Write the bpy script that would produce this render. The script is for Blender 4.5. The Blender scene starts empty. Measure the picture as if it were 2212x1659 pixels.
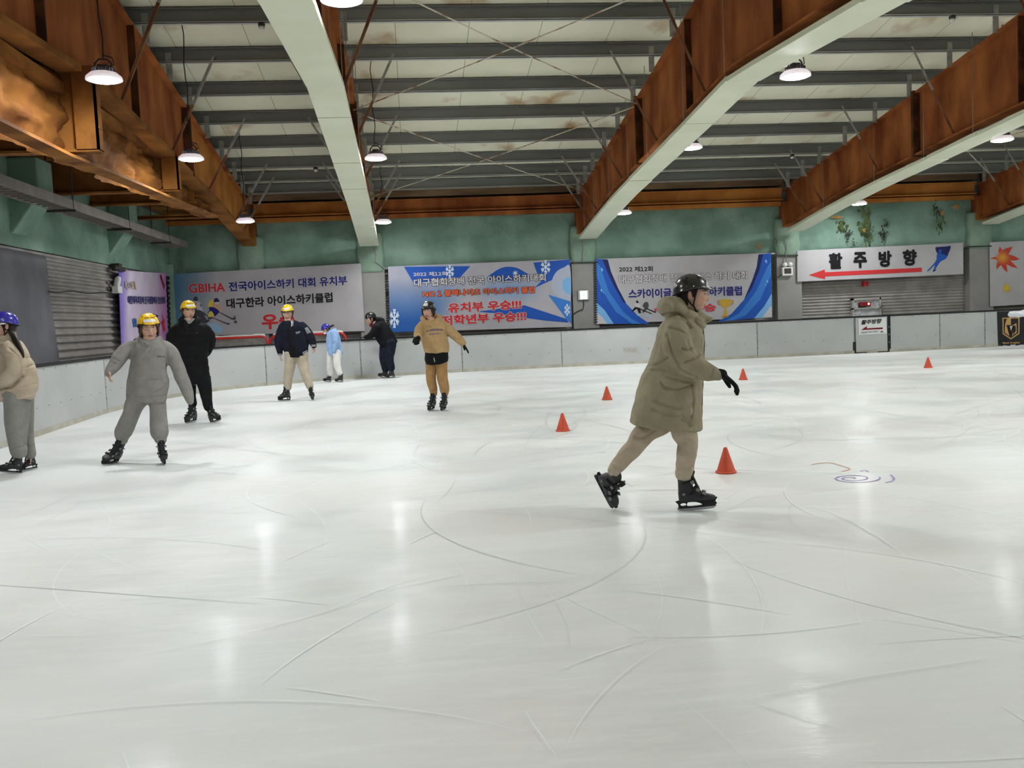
import bpy, bmesh, math, random, re
import numpy as np
from mathutils import Vector, Matrix, noise as mnoise

random.seed(7)
SC = bpy.context.scene
COL = SC.collection

# ------------------------------------------------------------------ camera, world, exposure
W_PX, H_PX, FOCAL = 2212.0, 1659.0, 2000.0
CAM_H, YAW, PITCH, ROLL = 1.45, 0.1058174, 0.07082502, 0.04467415
_cy, _sy, _cp, _sp = math.cos(YAW), math.sin(YAW), math.cos(PITCH), math.sin(PITCH)
C_F = np.array([_sy*_cp, _cy*_cp, -_sp])
_r = np.array([_cy, -_sy, 0.0]); _u = np.cross(_r, C_F)
C_R = _r*math.cos(ROLL) - _u*math.sin(ROLL)
C_U = _u*math.cos(ROLL) + _r*math.sin(ROLL)
C_O = np.array([0.0, 0.0, CAM_H])
cam_d = bpy.data.cameras.new('camera'); cam = bpy.data.objects.new('camera', cam_d); COL.objects.link(cam)
cam_d.sensor_fit = 'HORIZONTAL'; cam_d.sensor_width = 36.0; cam_d.lens = 36.0*FOCAL/W_PX
cam_d.clip_start = 0.05; cam_d.clip_end = 300
cam.matrix_world = Matrix(((C_R[0], C_U[0], -C_F[0], C_O[0]), (C_R[1], C_U[1], -C_F[1], C_O[1]),
                           (C_R[2], C_U[2], -C_F[2], C_O[2]), (0, 0, 0, 1)))
SC.camera = cam
SC.view_settings.view_transform = 'Standard'
try: SC.view_settings.look = 'None'
except Exception: pass
SC.view_settings.gamma = 1.0
SC.view_settings.use_curve_mapping = False
SC.view_settings.exposure = 0.0
LAMP_STRENGTH = 290.0
SC.cycles.max_bounces = 6; SC.cycles.diffuse_bounces = 4; SC.cycles.glossy_bounces = 3; SC.cycles.transmission_bounces = 2
SC.cycles.caustics_reflective = False; SC.cycles.caustics_refractive = False
wd = bpy.data.worlds.new('world'); SC.world = wd; wd.use_nodes = True
wd.node_tree.nodes['Background'].inputs[0].default_value = (0.5, 0.55, 0.6, 1)
wd.node_tree.nodes['Background'].inputs[1].default_value = 0.05

# ------------------------------------------------------------------ photo ray helpers: where a line of sight meets a real plane
def ray(px, py):
    return C_R*((px - W_PX/2)/FOCAL) - C_U*((py - H_PX/2)/FOCAL) + C_F
def onX(px, py, X): r = ray(px, py); return C_O + r*(X/r[0])
def onY(px, py, Y): r = ray(px, py); return C_O + r*(Y/r[1])
def onZ(px, py, Z=0.0): r = ray(px, py); return C_O + r*((Z - CAM_H)/r[2])
def onP(px, py, p0, n):
    r = ray(px, py); return C_O + r*(np.dot(np.asarray(p0) - C_O, n)/np.dot(r, n))
def atd(px, py, d): return C_O + ray(px, py)*d
def depth(P): return float(np.dot(np.asarray(P) - C_O, C_F))

# ------------------------------------------------------------------ colour and materials
def lin(c):
    out = []
    for v in c[:3]:
        v /= 255.0
        out.append(v/12.92 if v <= 0.04045 else ((v + 0.055)/1.055)**2.4)
    return tuple(out) + (1.0,)
def bsdf(m): return m.node_tree.nodes['Principled BSDF']
MATS = {}
def pmat(name, c1, c2=None, scale=3.0, rough=0.6, bump=0.0, bscale=None, metal=0.0, spec=0.4, detail=6.0, lo=0.38, hi=0.64, stretch=(1, 1, 1), attr=None, sheen=0.0, coat=0.0, wave=None):
    m = bpy.data.materials.new(name); m.use_nodes = True
    nt = m.node_tree; N = nt.nodes; L = nt.links; b = bsdf(m)
    b.inputs['Roughness'].default_value = rough; b.inputs['Metallic'].default_value = metal
    b.inputs['Specular IOR Level'].default_value = spec
    if coat: b.inputs['Coat Weight'].default_value = coat; b.inputs['Coat Roughness'].default_value = 0.12
    if sheen: b.inputs['Sheen Weight'].default_value = sheen
    tc = N.new('ShaderNodeTexCoord'); mp = N.new('ShaderNodeMapping'); mp.inputs['Scale'].default_value = stretch
    L.new(tc.outputs['Object'], mp.inputs['Vector'])
    nz = N.new('ShaderNodeTexNoise'); nz.inputs['Scale'].default_value = scale; nz.inputs['Detail'].default_value = detail
    L.new(mp.outputs[0], nz.inputs['Vector'])
    if attr:
        at = N.new('ShaderNodeAttribute'); at.attribute_name = attr
        mx = N.new('ShaderNodeMix'); mx.data_type = 'RGBA'; mx.blend_type = 'MULTIPLY'; mx.inputs[0].default_value = 1.0
        rp = N.new('ShaderNodeValToRGB'); rp.color_ramp.elements[0].position = lo; rp.color_ramp.elements[1].position = hi
        rp.color_ramp.elements[0].color = (0.88, 0.88, 0.88, 1); rp.color_ramp.elements[1].color = (1, 1, 1, 1)
        L.new(nz.outputs[0], rp.inputs[0]); L.new(at.outputs['Color'], mx.inputs[6]); L.new(rp.outputs[0], mx.inputs[7])
        L.new(mx.outputs[2], b.inputs['Base Color'])
    else:
        rp = N.new('ShaderNodeValToRGB'); rp.color_ramp.elements[0].position = lo; rp.color_ramp.elements[1].position = hi
        rp.color_ramp.elements[0].color = lin(c1); rp.color_ramp.elements[1].color = lin(c2 or c1)
        L.new(nz.outputs[0], rp.inputs[0]); L.new(rp.outputs[0], b.inputs['Base Color'])
    if bump:
        n2 = N.new('ShaderNodeTexNoise'); n2.inputs['Scale'].default_value = bscale or scale*4; n2.inputs['Detail'].default_value = 5
        L.new(mp.outputs[0], n2.inputs['Vector'])
        bp = N.new('ShaderNodeBump'); bp.inputs['Strength'].default_value = min(1, bump); bp.inputs['Distance'].default_value = 0.02
        L.new(n2.outputs[0], bp.inputs['Height']); L.new(bp.outputs[0], b.inputs['Normal'])
    MATS[name] = m
    return m
M = {}
def mk(key, *a, **k): M[key] = pmat(key, *a, **k); return M[key]
mk('foam_green', (112, 140, 125), (138, 166, 150), scale=1.1, rough=0.9, bump=0.9, bscale=9, spec=0.15)
mk('foam_green_light', (128, 152, 134), (142, 164, 146), scale=2.5, rough=0.9, bump=0.8, bscale=14, spec=0.15)
mk('mold', (44, 56, 30), (96, 112, 60), scale=5, rough=0.95)
mk('mold_dark', (28, 32, 26), (70, 78, 62), scale=7, rough=0.95)
mk('rust_patch', (150, 112, 60), (182, 142, 84), scale=5, rough=0.95)
mk('pilaster_grey', (134, 132, 130), (146, 144, 141), scale=1.3, rough=0.85)
mk('cladding', (138, 134, 130), (160, 156, 150), scale=2, rough=0.5, bump=0.15, bscale=6)
mk('tarp', (92, 92, 98), (112, 112, 118), scale=1.2, rough=0.6, bump=0.5, bscale=2.5)
mk('eave', (158, 96, 42), (192, 128, 62), scale=1.1, rough=0.85, bump=0.4, bscale=6, spec=0.2)
mk('rust', (116, 58, 28), (178, 108, 58), scale=1.5, rough=0.85, bump=0.3, bscale=10, spec=0.2, stretch=(1, 1, 0.45), lo=0.34, hi=0.7, detail=9)
mk('gutter', (98, 76, 54), (138, 110, 80), scale=1.2, rough=0.85, stretch=(0.5, 1, 2))
mk('lip', (178, 180, 178), (196, 198, 196), scale=2, rough=0.4, metal=0.2)
mk('rust_dark', (58, 34, 20), (96, 58, 30), scale=3, rough=0.9, spec=0.2)
mk('foam_orange', (104, 62, 24), (152, 100, 44), scale=1.4, rough=0.85, bump=1.0, bscale=5, spec=0.25)
mk('purlin', (116, 117, 116), (138, 139, 137), scale=0.7, rough=0.45, metal=0.3, stretch=(0.3, 1, 1))
mk('galv', (150, 148, 142), (176, 174, 168), scale=6, rough=0.5, metal=0.3)
mk('brace', (104, 60, 34), (150, 110, 76), scale=1.1, rough=0.75, lo=0.42, hi=0.58)
mk('rod', (142, 98, 64), (214, 206, 190), scale=3, rough=0.6, lo=0.36, hi=0.5)
mk('strip', (212, 216, 190), (220, 223, 200), scale=1.2, rough=0.55)
mk('wire', (150, 140, 125), None, rough=0.5, metal=0.4)
mk('board_white', (175, 177, 176), (186, 188, 186), scale=0.8, rough=0.45, bump=0.04, bscale=3)
mk('kick', (168, 163, 148), (188, 184, 172), scale=4, rough=0.6)
mk('black_rubber', (14, 14, 15), (24, 24, 25), scale=5, rough=0.6)
mk('bolt', (96, 98, 100), None, rough=0.5)
mk('joint', (120, 122, 122), None, rough=0.6)
mk('tray', (128, 122, 116), (150, 142, 134), scale=3, rough=0.5, metal=0.2)
mk('dark_metal', (46, 44, 42), (64, 60, 56), scale=6, rough=0.6)
mk('lamp_body', (74, 70, 74), (92, 88, 92), scale=8, rough=0.45, metal=0.5)
mk('lamp_rim', (226, 214, 220), None, rough=0.4)
mk('cable', (26, 22, 20), None, rough=0.6)
mk('white_plastic', (218, 218, 214), None, rough=0.4)
mk('cone', (196, 74, 46), (206, 84, 54), scale=6, rough=0.45)
mk('red_pipe', (176, 38, 34), (196, 50, 44), scale=5, rough=0.4)
mk('net', (196, 190, 182), (216, 212, 204), scale=9, rough=0.9)
mk('pad', (204, 202, 196), (222, 220, 214), scale=4, rough=0.8, bump=0.4, bscale=12)
# prints
for k, c in dict(p_white=(196, 192, 194), p_black=(18, 16, 20), p_red=(198, 44, 48), p_navy=(28, 30, 112), p_blue=(32, 84, 176), p_blue2=(56, 120, 200),
                 p_lblue=(120, 174, 222), p_dnavy=(26, 34, 92), p_orange=(216, 98, 62), p_gold=(196, 158, 60), p_gold2=(164, 122, 40), p_yellow=(222, 196, 74),
                 p_arrow=(196, 50, 54), p_grey=(206, 202, 206), p_vgold=(184, 146, 92), p_maroon=(120, 22, 34), p_skin=(196, 160, 130), p_ice=(150, 186, 214), p_poster=(28, 26, 30),
                 p_swirl=(170, 178, 196), p_greytext=(110, 110, 112), p_flake=(214, 228, 238), p_dgrey=(70, 70, 76)).items():
    mk(k, c, None, rough=0.55, spec=0.25)
mk('print', (255, 255, 255), attr='Col', scale=1.2, rough=0.5, spec=0.3, bump=0.25, bscale=1.6)
mk('sheet', (226, 226, 226), (232, 232, 231), rough=0.5)
# people
mk('skin', (255, 255, 255), attr='Col', scale=30, rough=0.55, spec=0.35)
mk('olive', (144, 136, 112), (157, 149, 124), scale=7, rough=0.8, bump=0.3, bscale=40, spec=0.2)
mk('olive_dark', (66, 60, 46), (78, 72, 56), scale=9, rough=0.85)
mk('beige_pants', (176, 160, 140), (190, 174, 154), scale=9, rough=0.9, bump=0.15, bscale=60)
mk('tan_pants', (178, 166, 146), (192, 180, 160), scale=9, rough=0.9, bump=0.15, bscale=60)
mk('grey_fleece', (130, 128, 124), (140, 138, 134), scale=12, rough=0.95, bump=0.2, bscale=70, sheen=0.1)
mk('grey_sweat', (132, 129, 125), (142, 139, 134), scale=12, rough=0.95, bump=0.2, bscale=70)
mk('black_cloth', (15, 15, 17), (23, 23, 26), scale=8, rough=0.85, spec=0.2, bump=0.2, bscale=30)
mk('navy_cloth', (20, 22, 36), (28, 30, 46), scale=8, rough=0.9, spec=0.2)
mk('dark_jean', (20, 26, 38), (30, 36, 50), scale=10, rough=0.9, spec=0.2)
mk('white_trim', (206, 204, 204), None, rough=0.8)
mk('khaki_fleece', (172, 142, 100), (182, 152, 110), scale=12, rough=0.95, bump=0.25, bscale=70)
mk('khaki_pants', (158, 122, 78), (170, 134, 90), scale=12, rough=0.95, bump=0.25, bscale=70)
mk('sky_jacket', (134, 166, 208), (150, 180, 220), scale=8, rough=0.8, bump=0.2, bscale=30)
mk('white_pants', (214, 212, 206), (226, 224, 219), scale=8, rough=0.85)
mk('sand_puffer', (176, 160, 138), (190, 174, 152), scale=7, rough=0.6, bump=0.2, bscale=20)
mk('white_puffer', (216, 218, 224), (228, 230, 236), scale=7, rough=0.5)
mk('helmet_black', (16, 16, 18), None, rough=0.28, spec=0.6, coat=0.4)
mk('helmet_yellow', (236, 188, 20), (242, 196, 30), rough=0.3, spec=0.5, coat=0.4)
mk('helmet_blue', (44, 38, 150), (52, 46, 160), rough=0.28, spec=0.5, coat=0.5)
mk('strap', (14, 14, 14), None, rough=0.8)
mk('sticker', (222, 222, 220), None, rough=0.35)
mk('hair_black', (22, 18, 17), (38, 30, 26), scale=40, rough=0.5, stretch=(1, 1, 0.15))
mk('hair_brown', (54, 36, 28), (80, 54, 42), scale=40, rough=0.5, stretch=(1, 1, 0.15))
mk('glass_frame', (70, 58, 54), None, rough=0.35, metal=0.5)
mk('boot', (40, 40, 42), (52, 52, 54), scale=8, rough=0.5, spec=0.4)
mk('boot_dark', (20, 20, 22), (28, 28, 30), scale=8, rough=0.6)
mk('boot_grey', (112, 112, 116), (134, 134, 138), scale=8, rough=0.45)
mk('steel', (176, 178, 182), None, rough=0.25, metal=0.9)
mk('mask_white', (226, 228, 230), None, rough=0.8)
mk('print_violet', (88, 76, 130), None, rough=0.8)
mk('marker_violet', (150, 120, 190), (186, 168, 208), scale=8, rough=0.6)
mk('marker_red', (206, 130, 100), (214, 176, 160), scale=8, rough=0.6)
def emat(name, c, s):
    m = bpy.data.materials.new(name); m.use_nodes = True; b = bsdf(m)
    b.inputs['Base Color'].default_value = (0.8, 0.8, 0.8, 1); b.inputs['Emission Color'].default_value = c; b.inputs['Emission Strength'].default_value = s
    M[name] = m
emat('lens', (0.955, 0.985, 1.0, 1), LAMP_STRENGTH)
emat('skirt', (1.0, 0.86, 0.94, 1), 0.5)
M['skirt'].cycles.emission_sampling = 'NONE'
emat('exit_glow', (0.62, 1.0, 0.9, 1), 1.3)
emat('exit_green', (0.02, 0.6, 0.3, 1), 0.9)
emat('led_red', (1.0, 0.12, 0.05, 1), 2.0)

# ------------------------------------------------------------------ mesh builder
class MB:
    def __init__(s): s.v = []; s.f = []; s.sm = []; s.mi = []
    def add(s, vs, fs, smooth=False, mi=0):
        o = len(s.v); s.v.extend([tuple(map(float, p)) for p in vs])
        for f in fs: s.f.append([i + o for i in f]); s.sm.append(smooth); s.mi.append(mi)
        return s
    def box(s, a, b, mi=0):
        x0, y0, z0 = a; x1, y1, z1 = b
        return s.obox(((x0+x1)/2, (y0+y1)/2, (z0+z1)/2), ((x1-x0)/2, 0, 0), (0, (y1-y0)/2, 0), (0, 0, (z1-z0)/2), mi)
    def obox(s, c, u, v, w, mi=0):
        c, u, v, w = map(np.asarray, (c, u, v, w)); P = []
        for k in (-1, 1):
            for j in (-1, 1):
                for i in (-1, 1): P.append(c + i*u + j*v + k*w)
        return s.add(P, [(0, 2, 3, 1), (4, 5, 7, 6), (0, 1, 5, 4), (2, 6, 7, 3), (0, 4, 6, 2), (1, 3, 7, 5)], False, mi)
    def bar(s, p, q, w, h, up=(0, 0, 1), mi=0):
        p, q = np.asarray(p, float), np.asarray(q, float); d = q - p; L = np.linalg.norm(d); d = d/L
        r = np.cross(d, up); r /= np.linalg.norm(r); u = np.cross(r, d)
        return s.obox((p+q)/2, d*L/2, r*w/2, u*h/2, mi)
    def loft(s, rings, smooth=True, mi=0, cap=True, close=True):
        n = len(rings[0]); P = [p for R in rings for p in R]; F = []
        m = n if close else n - 1
        for i in range(len(rings) - 1):
            for j in range(m):
                k = (j + 1) % n
                F.append((i*n + j, i*n + k, (i+1)*n + k, (i+1)*n + j))
        if cap:
            F.append(tuple(range(n - 1, -1, -1))); F.append(tuple((len(rings)-1)*n + j for j in range(n)))
        return s.add(P, F, smooth, mi)
    def tube(s, pts, rad, seg=12, mi=0, round_ends=True, sq=None, smooth=True):
        P = [np.asarray(p, float) for p in pts]
        if not hasattr(rad, '__len__'): rad = [rad]*len(P)
        T = []
        for i in range(len(P)):
            d = P[min(i+1, len(P)-1)] - P[max(i-1, 0)]; n = np.linalg.norm(d); T.append(d/(n if n > 1e-9 else 1))
        ref = np.array([0, 0, 1.0]) if abs(T[0][2]) < 0.9 else np.array([1.0, 0, 0])
        u = np.cross(T[0], ref); u /= np.linalg.norm(u); rings = []
        fr = []
        for i in range(len(P)):
            u = u - T[i]*np.dot(u, T[i]); u /= np.linalg.norm(u); fr.append((u.copy(), np.cross(T[i], u)))
        def ring(c, f, r):
            return [c + (f[0]*math.cos(a) + f[1]*math.sin(a))*r for a in [2*math.pi*k/seg for k in range(seg)]]
        if round_ends:
            for a in (80, 50, 25):
                a = math.radians(a); rings.append(ring(P[0] - T[0]*rad[0]*math.sin(a), fr[0], rad[0]*math.cos(a)))
        for i in range(len(P)): rings.append(ring(P[i], fr[i], rad[i]))
        if round_ends:
            for a in (25, 50, 80):
                a = math.radians(a); rings.append(ring(P[-1] + T[-1]*rad[-1]*math.sin(a), fr[-1], rad[-1]*math.cos(a)))
        return s.loft(rings, smooth, mi)
    def ell(s, c, ax, ay, az, nu=20, nv=12, mi=0, smooth=True):
        c = np.asarray(c, float); ax, ay, az = map(lambda q: np.asarray(q, float), (ax, ay, az)); rings = []
        for i in range(1, nv):
            t = math.pi*i/nv - math.pi/2
            rings.append([c + math.cos(t)*(ax*math.cos(2*math.pi*k/nu) + ay*math.sin(2*math.pi*k/nu)) + az*math.sin(t) for k in range(nu)])
        return s.loft(rings, smooth, mi)
    def lathe(s, c, prof, seg=28, mi=0, smooth=True, cap=True):
        rings = [[(c[0] + r*math.cos(2*math.pi*k/seg), c[1] + r*math.sin(2*math.pi*k/seg), c[2] + z) for k in range(seg)] for r, z in prof]
        return s.loft(rings, smooth, mi, cap)
    def poly(s, pts, mi=0): return s.add(pts, [tuple(range(len(pts)))], False, mi)
    def arr(s): return np.array(s.v, float)

WL = {}
def link(o, parent=None, loc=(0, 0, 0)):
    COL.objects.link(o)
    if parent is not None:
        o.parent = parent; WL[o.name] = WL[parent.name]
    else:
        o.location = loc; WL[o.name] = np.asarray(loc, float)
    return o
def mesh_of(name, V, F, base, mats, sm=None, mi=None):
    me = bpy.data.meshes.new(name)
    V = np.asarray(V, float) - base
    me.from_pydata([tuple(p) for p in V], [], [tuple(f) for f in F])
    for m in mats: me.materials.append(m)
    if sm is not None: me.polygons.foreach_set('use_smooth', [bool(x) for x in sm])
    if mi is not None and len(mats) > 1: me.polygons.foreach_set('material_index', [int(x) for x in mi])
    me.update()
    return me
def tag(o, label=None, cat=None, group=None, kind=None):
    if label: o['label'] = label
    if cat: o['category'] = cat
    if group: o['group'] = group
    if kind: o['kind'] = kind
    return o
def empty(name, loc, label=None, cat=None, group=None, kind=None):
    o = bpy.data.objects.new(name, None); o.empty_display_size = 0.1
    link(o, None, loc); return tag(o, label, cat, group, kind)
def obj(name, mb, mats, parent=None, label=None, cat=None, group=None, kind=None, bevel=0.0):
    if not isinstance(mats, (list, tuple)): mats = [mats]
    V = mb.arr()
    if parent is None:
        lo, hi = V.min(0), V.max(0); base = np.array([(lo[0]+hi[0])/2, (lo[1]+hi[1])/2, lo[2]])
    else: base = WL[parent.name]
    o = bpy.data.objects.new(name, mesh_of(name, V, mb.f, base, mats, mb.sm, mb.mi))
    link(o, parent, base)
    if bevel:
        b = o.modifiers.new('bevel', 'BEVEL'); b.width = bevel; b.segments = 2; b.limit_method = 'ANGLE'
    return tag(o, label, cat, group, kind)
def structure(name, mb, mats, parent=None, bevel=0.0): return obj(name, mb, mats, parent, kind='structure' if parent is None else None, bevel=bevel)

def remeshed(mb, voxel, smooth_it=4):
    me = bpy.data.meshes.new('tmp'); me.from_pydata([tuple(p) for p in mb.v], [], mb.f)
    o = bpy.data.objects.new('tmp', me); COL.objects.link(o)
    r = o.modifiers.new('r', 'REMESH'); r.mode = 'VOXEL'; r.voxel_size = voxel
    if smooth_it:
        s = o.modifiers.new('s', 'SMOOTH'); s.factor = 0.5; s.iterations = smooth_it
    dg = bpy.context.evaluated_depsgraph_get(); m2 = bpy.data.meshes.new_from_object(o.evaluated_get(dg))
    bpy.data.objects.remove(o); bpy.data.meshes.remove(me)
    return m2
def verts_of(me):
    a = np.empty(len(me.vertices)*3, np.float32); me.vertices.foreach_get('co', a); return a.reshape(-1, 3).astype(float)
def normals_of(me):
    a = np.empty(len(me.vertices)*3, np.float32); me.vertices.foreach_get('normal', a); return a.reshape(-1, 3).astype(float)
def set_verts(me, V): me.vertices.foreach_set('co', V.astype(np.float32).ravel()); me.update()

_rs = np.random.RandomState(3)
_dirs = [(_rs.normal(size=3), _rs.rand()*6.28) for _ in range(24)]
def vnoise(P, f, n=9, off=0):
    """smooth warped sine noise, about -1..1"""
    P = P*f; w = np.zeros_like(P)
    for k in range(3):
        d, p = _dirs[(k + off) % 24]; w[:, k] = np.sin(P @ d*0.7 + p)
    Q = P + w*0.9; r = np.zeros(len(P))
    for k in range(n):
        d, p = _dirs[(k + 5 + off) % 24]; r += np.sin(Q @ d + p)
    return r/math.sqrt(n)/1.4

def smooth_poly(pts, n=8, closed=True):
    """Catmull-Rom through 2D points"""
    P = [np.asarray(p, float) for p in pts]; N = len(P); out = []
    rng = range(N) if closed else range(N - 1)
    for i in rng:
        p0 = P[(i-1) % N] if closed or i > 0 else P[0]; p1 = P[i]; p2 = P[(i+1) % N]; p3 = P[(i+2) % N] if closed or i + 2 < N else P[N-1]
        for k in range(n):
            t = k/n
            out.append(0.5*((2*p1) + (-p0+p2)*t + (2*p0-5*p1+4*p2-p3)*t*t + (-p0+3*p1-3*p2+p3)*t**3))
    if not closed: out.append(P[-1])
    return out
def fill2d(loops, ext=0.0):
    """fill 2D loops (with holes) by a flat curve; returns verts, faces"""
    c = bpy.data.curves.new('tmp', 'CURVE'); c.dimensions = '2D'; c.fill_mode = 'BOTH'; c.extrude = ext
    for lp in loops:
        s = c.splines.new('POLY'); s.points.add(len(lp) - 1)
        for p, q in zip(s.points, lp): p.co = (q[0], q[1], 0, 1)
        s.use_cyclic_u = True
    o = bpy.data.objects.new('tmp', c); COL.objects.link(o); me = o.to_mesh()
    V = verts_of(me); F = [tuple(p.vertices) for p in me.polygons]
    o.to_mesh_clear(); bpy.data.objects.remove(o); bpy.data.curves.remove(c)
    return V, F
_txt = {}
def text_geo(s, bold=0.0, shear=0.0, n=8):
    """flat letters; heavy weights are the same letter laid several times round a small circle, each copy a hair further out"""
    key = (s, bold, shear, n)
    if key not in _txt:
        V, F, x = [], [], 0.0
        for run in [q for q in re.split('(1)', s) if q]:
            x += 0.28*(len(run) - len(run.lstrip(' ')))
            c = bpy.data.curves.new('t', 'FONT'); c.body = '\uff11' if run == '1' else run.strip(' '); c.fill_mode = 'FRONT'; c.shear = shear; c.resolution_u = 3
            o = bpy.data.objects.new('t', c); COL.objects.link(o)
            dg = bpy.context.evaluated_depsgraph_get(); ev = o.evaluated_get(dg); me = ev.to_mesh(); v = verts_of(me)
            if len(v):
                v[:, 0] += x - v[:, 0].min(); F += [tuple(i + sum(map(len, V)) for i in p.vertices) for p in me.polygons]; V.append(v); x = v[:, 0].max() + 0.07
            ev.to_mesh_clear(); bpy.data.objects.remove(o); bpy.data.curves.remove(c); x += 0.28*(len(run) - len(run.rstrip(' ')))
        V = np.concatenate(V)
        if bold:
            W = []; G = []
            for k in range(n):
                a = 2*math.pi*(k + 0.25)/n; W.append(V + np.array([math.cos(a)*bold, math.sin(a)*bold, 0.0004*k])); G += [tuple(i + k*len(V) for i in f) for f in F]
            V, F = np.concatenate(W), G
        _txt[key] = (V, F)
    return _txt[key]
class Sheet:
    """a flat sheet in the place: a plane through p0 with normal n; photo points are dropped onto it"""
    def __init__(s, p0, n): s.p0 = np.asarray(p0, float); n = np.asarray(n, float); s.n = n/np.linalg.norm(n)
    def at(s, px, py, off=0.0):
        return onP(px, py, s.p0, s.n) + s.n*off
    def poly(s, name, pts, mat, parent, layer=1, curve=0, holes=()):
        loops = [smooth_poly(pts, curve) if curve else [np.asarray(p, float) for p in pts]] + [[np.asarray(q, float) for q in h] for h in holes]
        V, F = fill2d(loops); mb = MB(); mb.add([s.at(v[0], v[1], 0.004*layer) for v in V], F)
        return obj(name, mb, mat, parent)
    def multi(s, name, polys, mats, parent, layer=1):
        mb = MB()
        for k, (pts, mi, cv) in enumerate(polys):
            V, F = fill2d([smooth_poly(pts, cv) if cv else [np.asarray(p, float) for p in pts]])
            mb.add([s.at(v[0], v[1], 0.004*layer + 0.0006*k) for v in V], F, False, mi)
        return obj(name, mb, mats, parent)
    def text(s, name, string, bl, br, hpx, mats, parent, layer=3, bold=0.02, outline=0.0, shear=0.0, arch=0.0, fit=None):
        """string fitted from photo point bl to br (bottom line), hpx tall; mats = (fill, outline)"""
        V0, _ = text_geo(fit or string, bold, shear); lo, hi = V0[:, :2].min(0), V0[:, :2].max(0)
        A = s.at(*bl); B = s.at(*br); Tp = s.at(bl[0] - 0.04*hpx, bl[1] - hpx)
        ex = B - A; ez = np.array([0, 0, 1.0])*np.linalg.norm(Tp - A)
        def put(mb, V, F, off, mi):
            q = (V[:, :2] - lo)/(hi - lo)
            mb.add([A + ex*a + ez*(b + arch*4*a*(1 - a)) + s.n*(off + d) for (a, b), d in zip(q, V[:, 2])], F, False, mi)
        mb = MB()
        if outline:
            V, F = text_geo(string, bold + outline, shear, 11); put(mb, V, F, 0.004*layer - 0.001, 1)
        V, F = text_geo(string, bold, shear); put(mb, V, F, 0.004*layer + 0.004, 0)
        return obj(name, mb, list(mats), parent)
    def grid(s, name, corners, colf, parent, nu=60, nv=30, layer=0, mat='print', thick=0.006):
        """printed cloth: four photo corners TL TR BR BL, colour from colf(px,py)"""
        TL, TR, BR, BL = [np.asarray(c, float) for c in corners]; V = []; cols = []
        for j in range(nv + 1):
            for i in range(nu + 1):
                a, b = i/nu, j/nv; p = (TL*(1-a) + TR*a)*(1-b) + (BL*(1-a) + BR*a)*b
                V.append(s.at(p[0], p[1], 0.004*layer)); cols.append(colf(p[0], p[1]))
        F = [(j*(nu+1)+i, (j+1)*(nu+1)+i, (j+1)*(nu+1)+i+1, j*(nu+1)+i+1) for j in range(nv) for i in range(nu)]
        nf = len(V); V += [np.asarray(p) - s.n*thick for p in V]; cols += cols
        F += [tuple(k + nf for k in f[::-1]) for f in F]
        rim = [j*(nu+1) for j in range(nv+1)]
        edge = list(range(nu+1)) + [j*(nu+1)+nu for j in range(1, nv+1)] + [nv*(nu+1)+i for i in range(nu-1, -1, -1)] + [j*(nu+1) for j in range(nv-1, 0, -1)]
        for k in range(len(edge)):
            a, b = edge[k], edge[(k+1) % len(edge)]; F.append((a, b, b + nf, a + nf))
        mb = MB(); mb.add(V, F)
        o = obj(name, mb, M[mat], parent); put_cols(o.data, cols); return o
def put_cols(me, cols):
    ca = me.color_attributes.new('Col', 'FLOAT_COLOR', 'POINT')
    a = np.ones((len(me.vertices), 4), np.float32); c = np.asarray(cols, float)/255.0
    a[:, :3] = np.where(c <= 0.04045, c/12.92, ((c + 0.055)/1.055)**2.4)[:, :3]
    ca.data.foreach_set('color', a.ravel())
def lerp(a, b, t): t = max(0.0, min(1.0, t)); return tuple(x + (y - x)*t for x, y in zip(a, b))

# ------------------------------------------------------------------ the hall
XB = [-4.46, -1.06, 5.23, 11.57, 17.82, 24.2]       # rafter planes
YW, XL, XR, YN = 27.6, -6.77, 30.0, -3.2             # far wall, left wall, right wall, near wall
YR = 13.3                                            # ridge
def z_roof(Y): return 7.09 - 0.157*(abs(Y - YR) + YR - 17.0)
def z_purlin(Y): return z_roof(Y) - 0.29
def interp(tab, y):
    if y <= tab[0][0]: return tab[0][1]
    for (a, b), (c, d) in zip(tab, tab[1:]):
        if y <= c: return b + (d - b)*(y - a)/(c - a)
    return tab[-1][1]
TOP = [(-3, 4.75), (9.9, 6.68), (13.3, 7.12), (16, 6.66), (27.5, 4.92)]
BOT = [(-3, 4.1), (5, 4.55), (9.9, 4.95), (14, 5.16), (18, 4.88), (23, 4.44), (27.5, 3.86)]
def z_top(Y): return interp(TOP, Y)
def z_bot(Y): return interp(BOT, Y)

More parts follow.
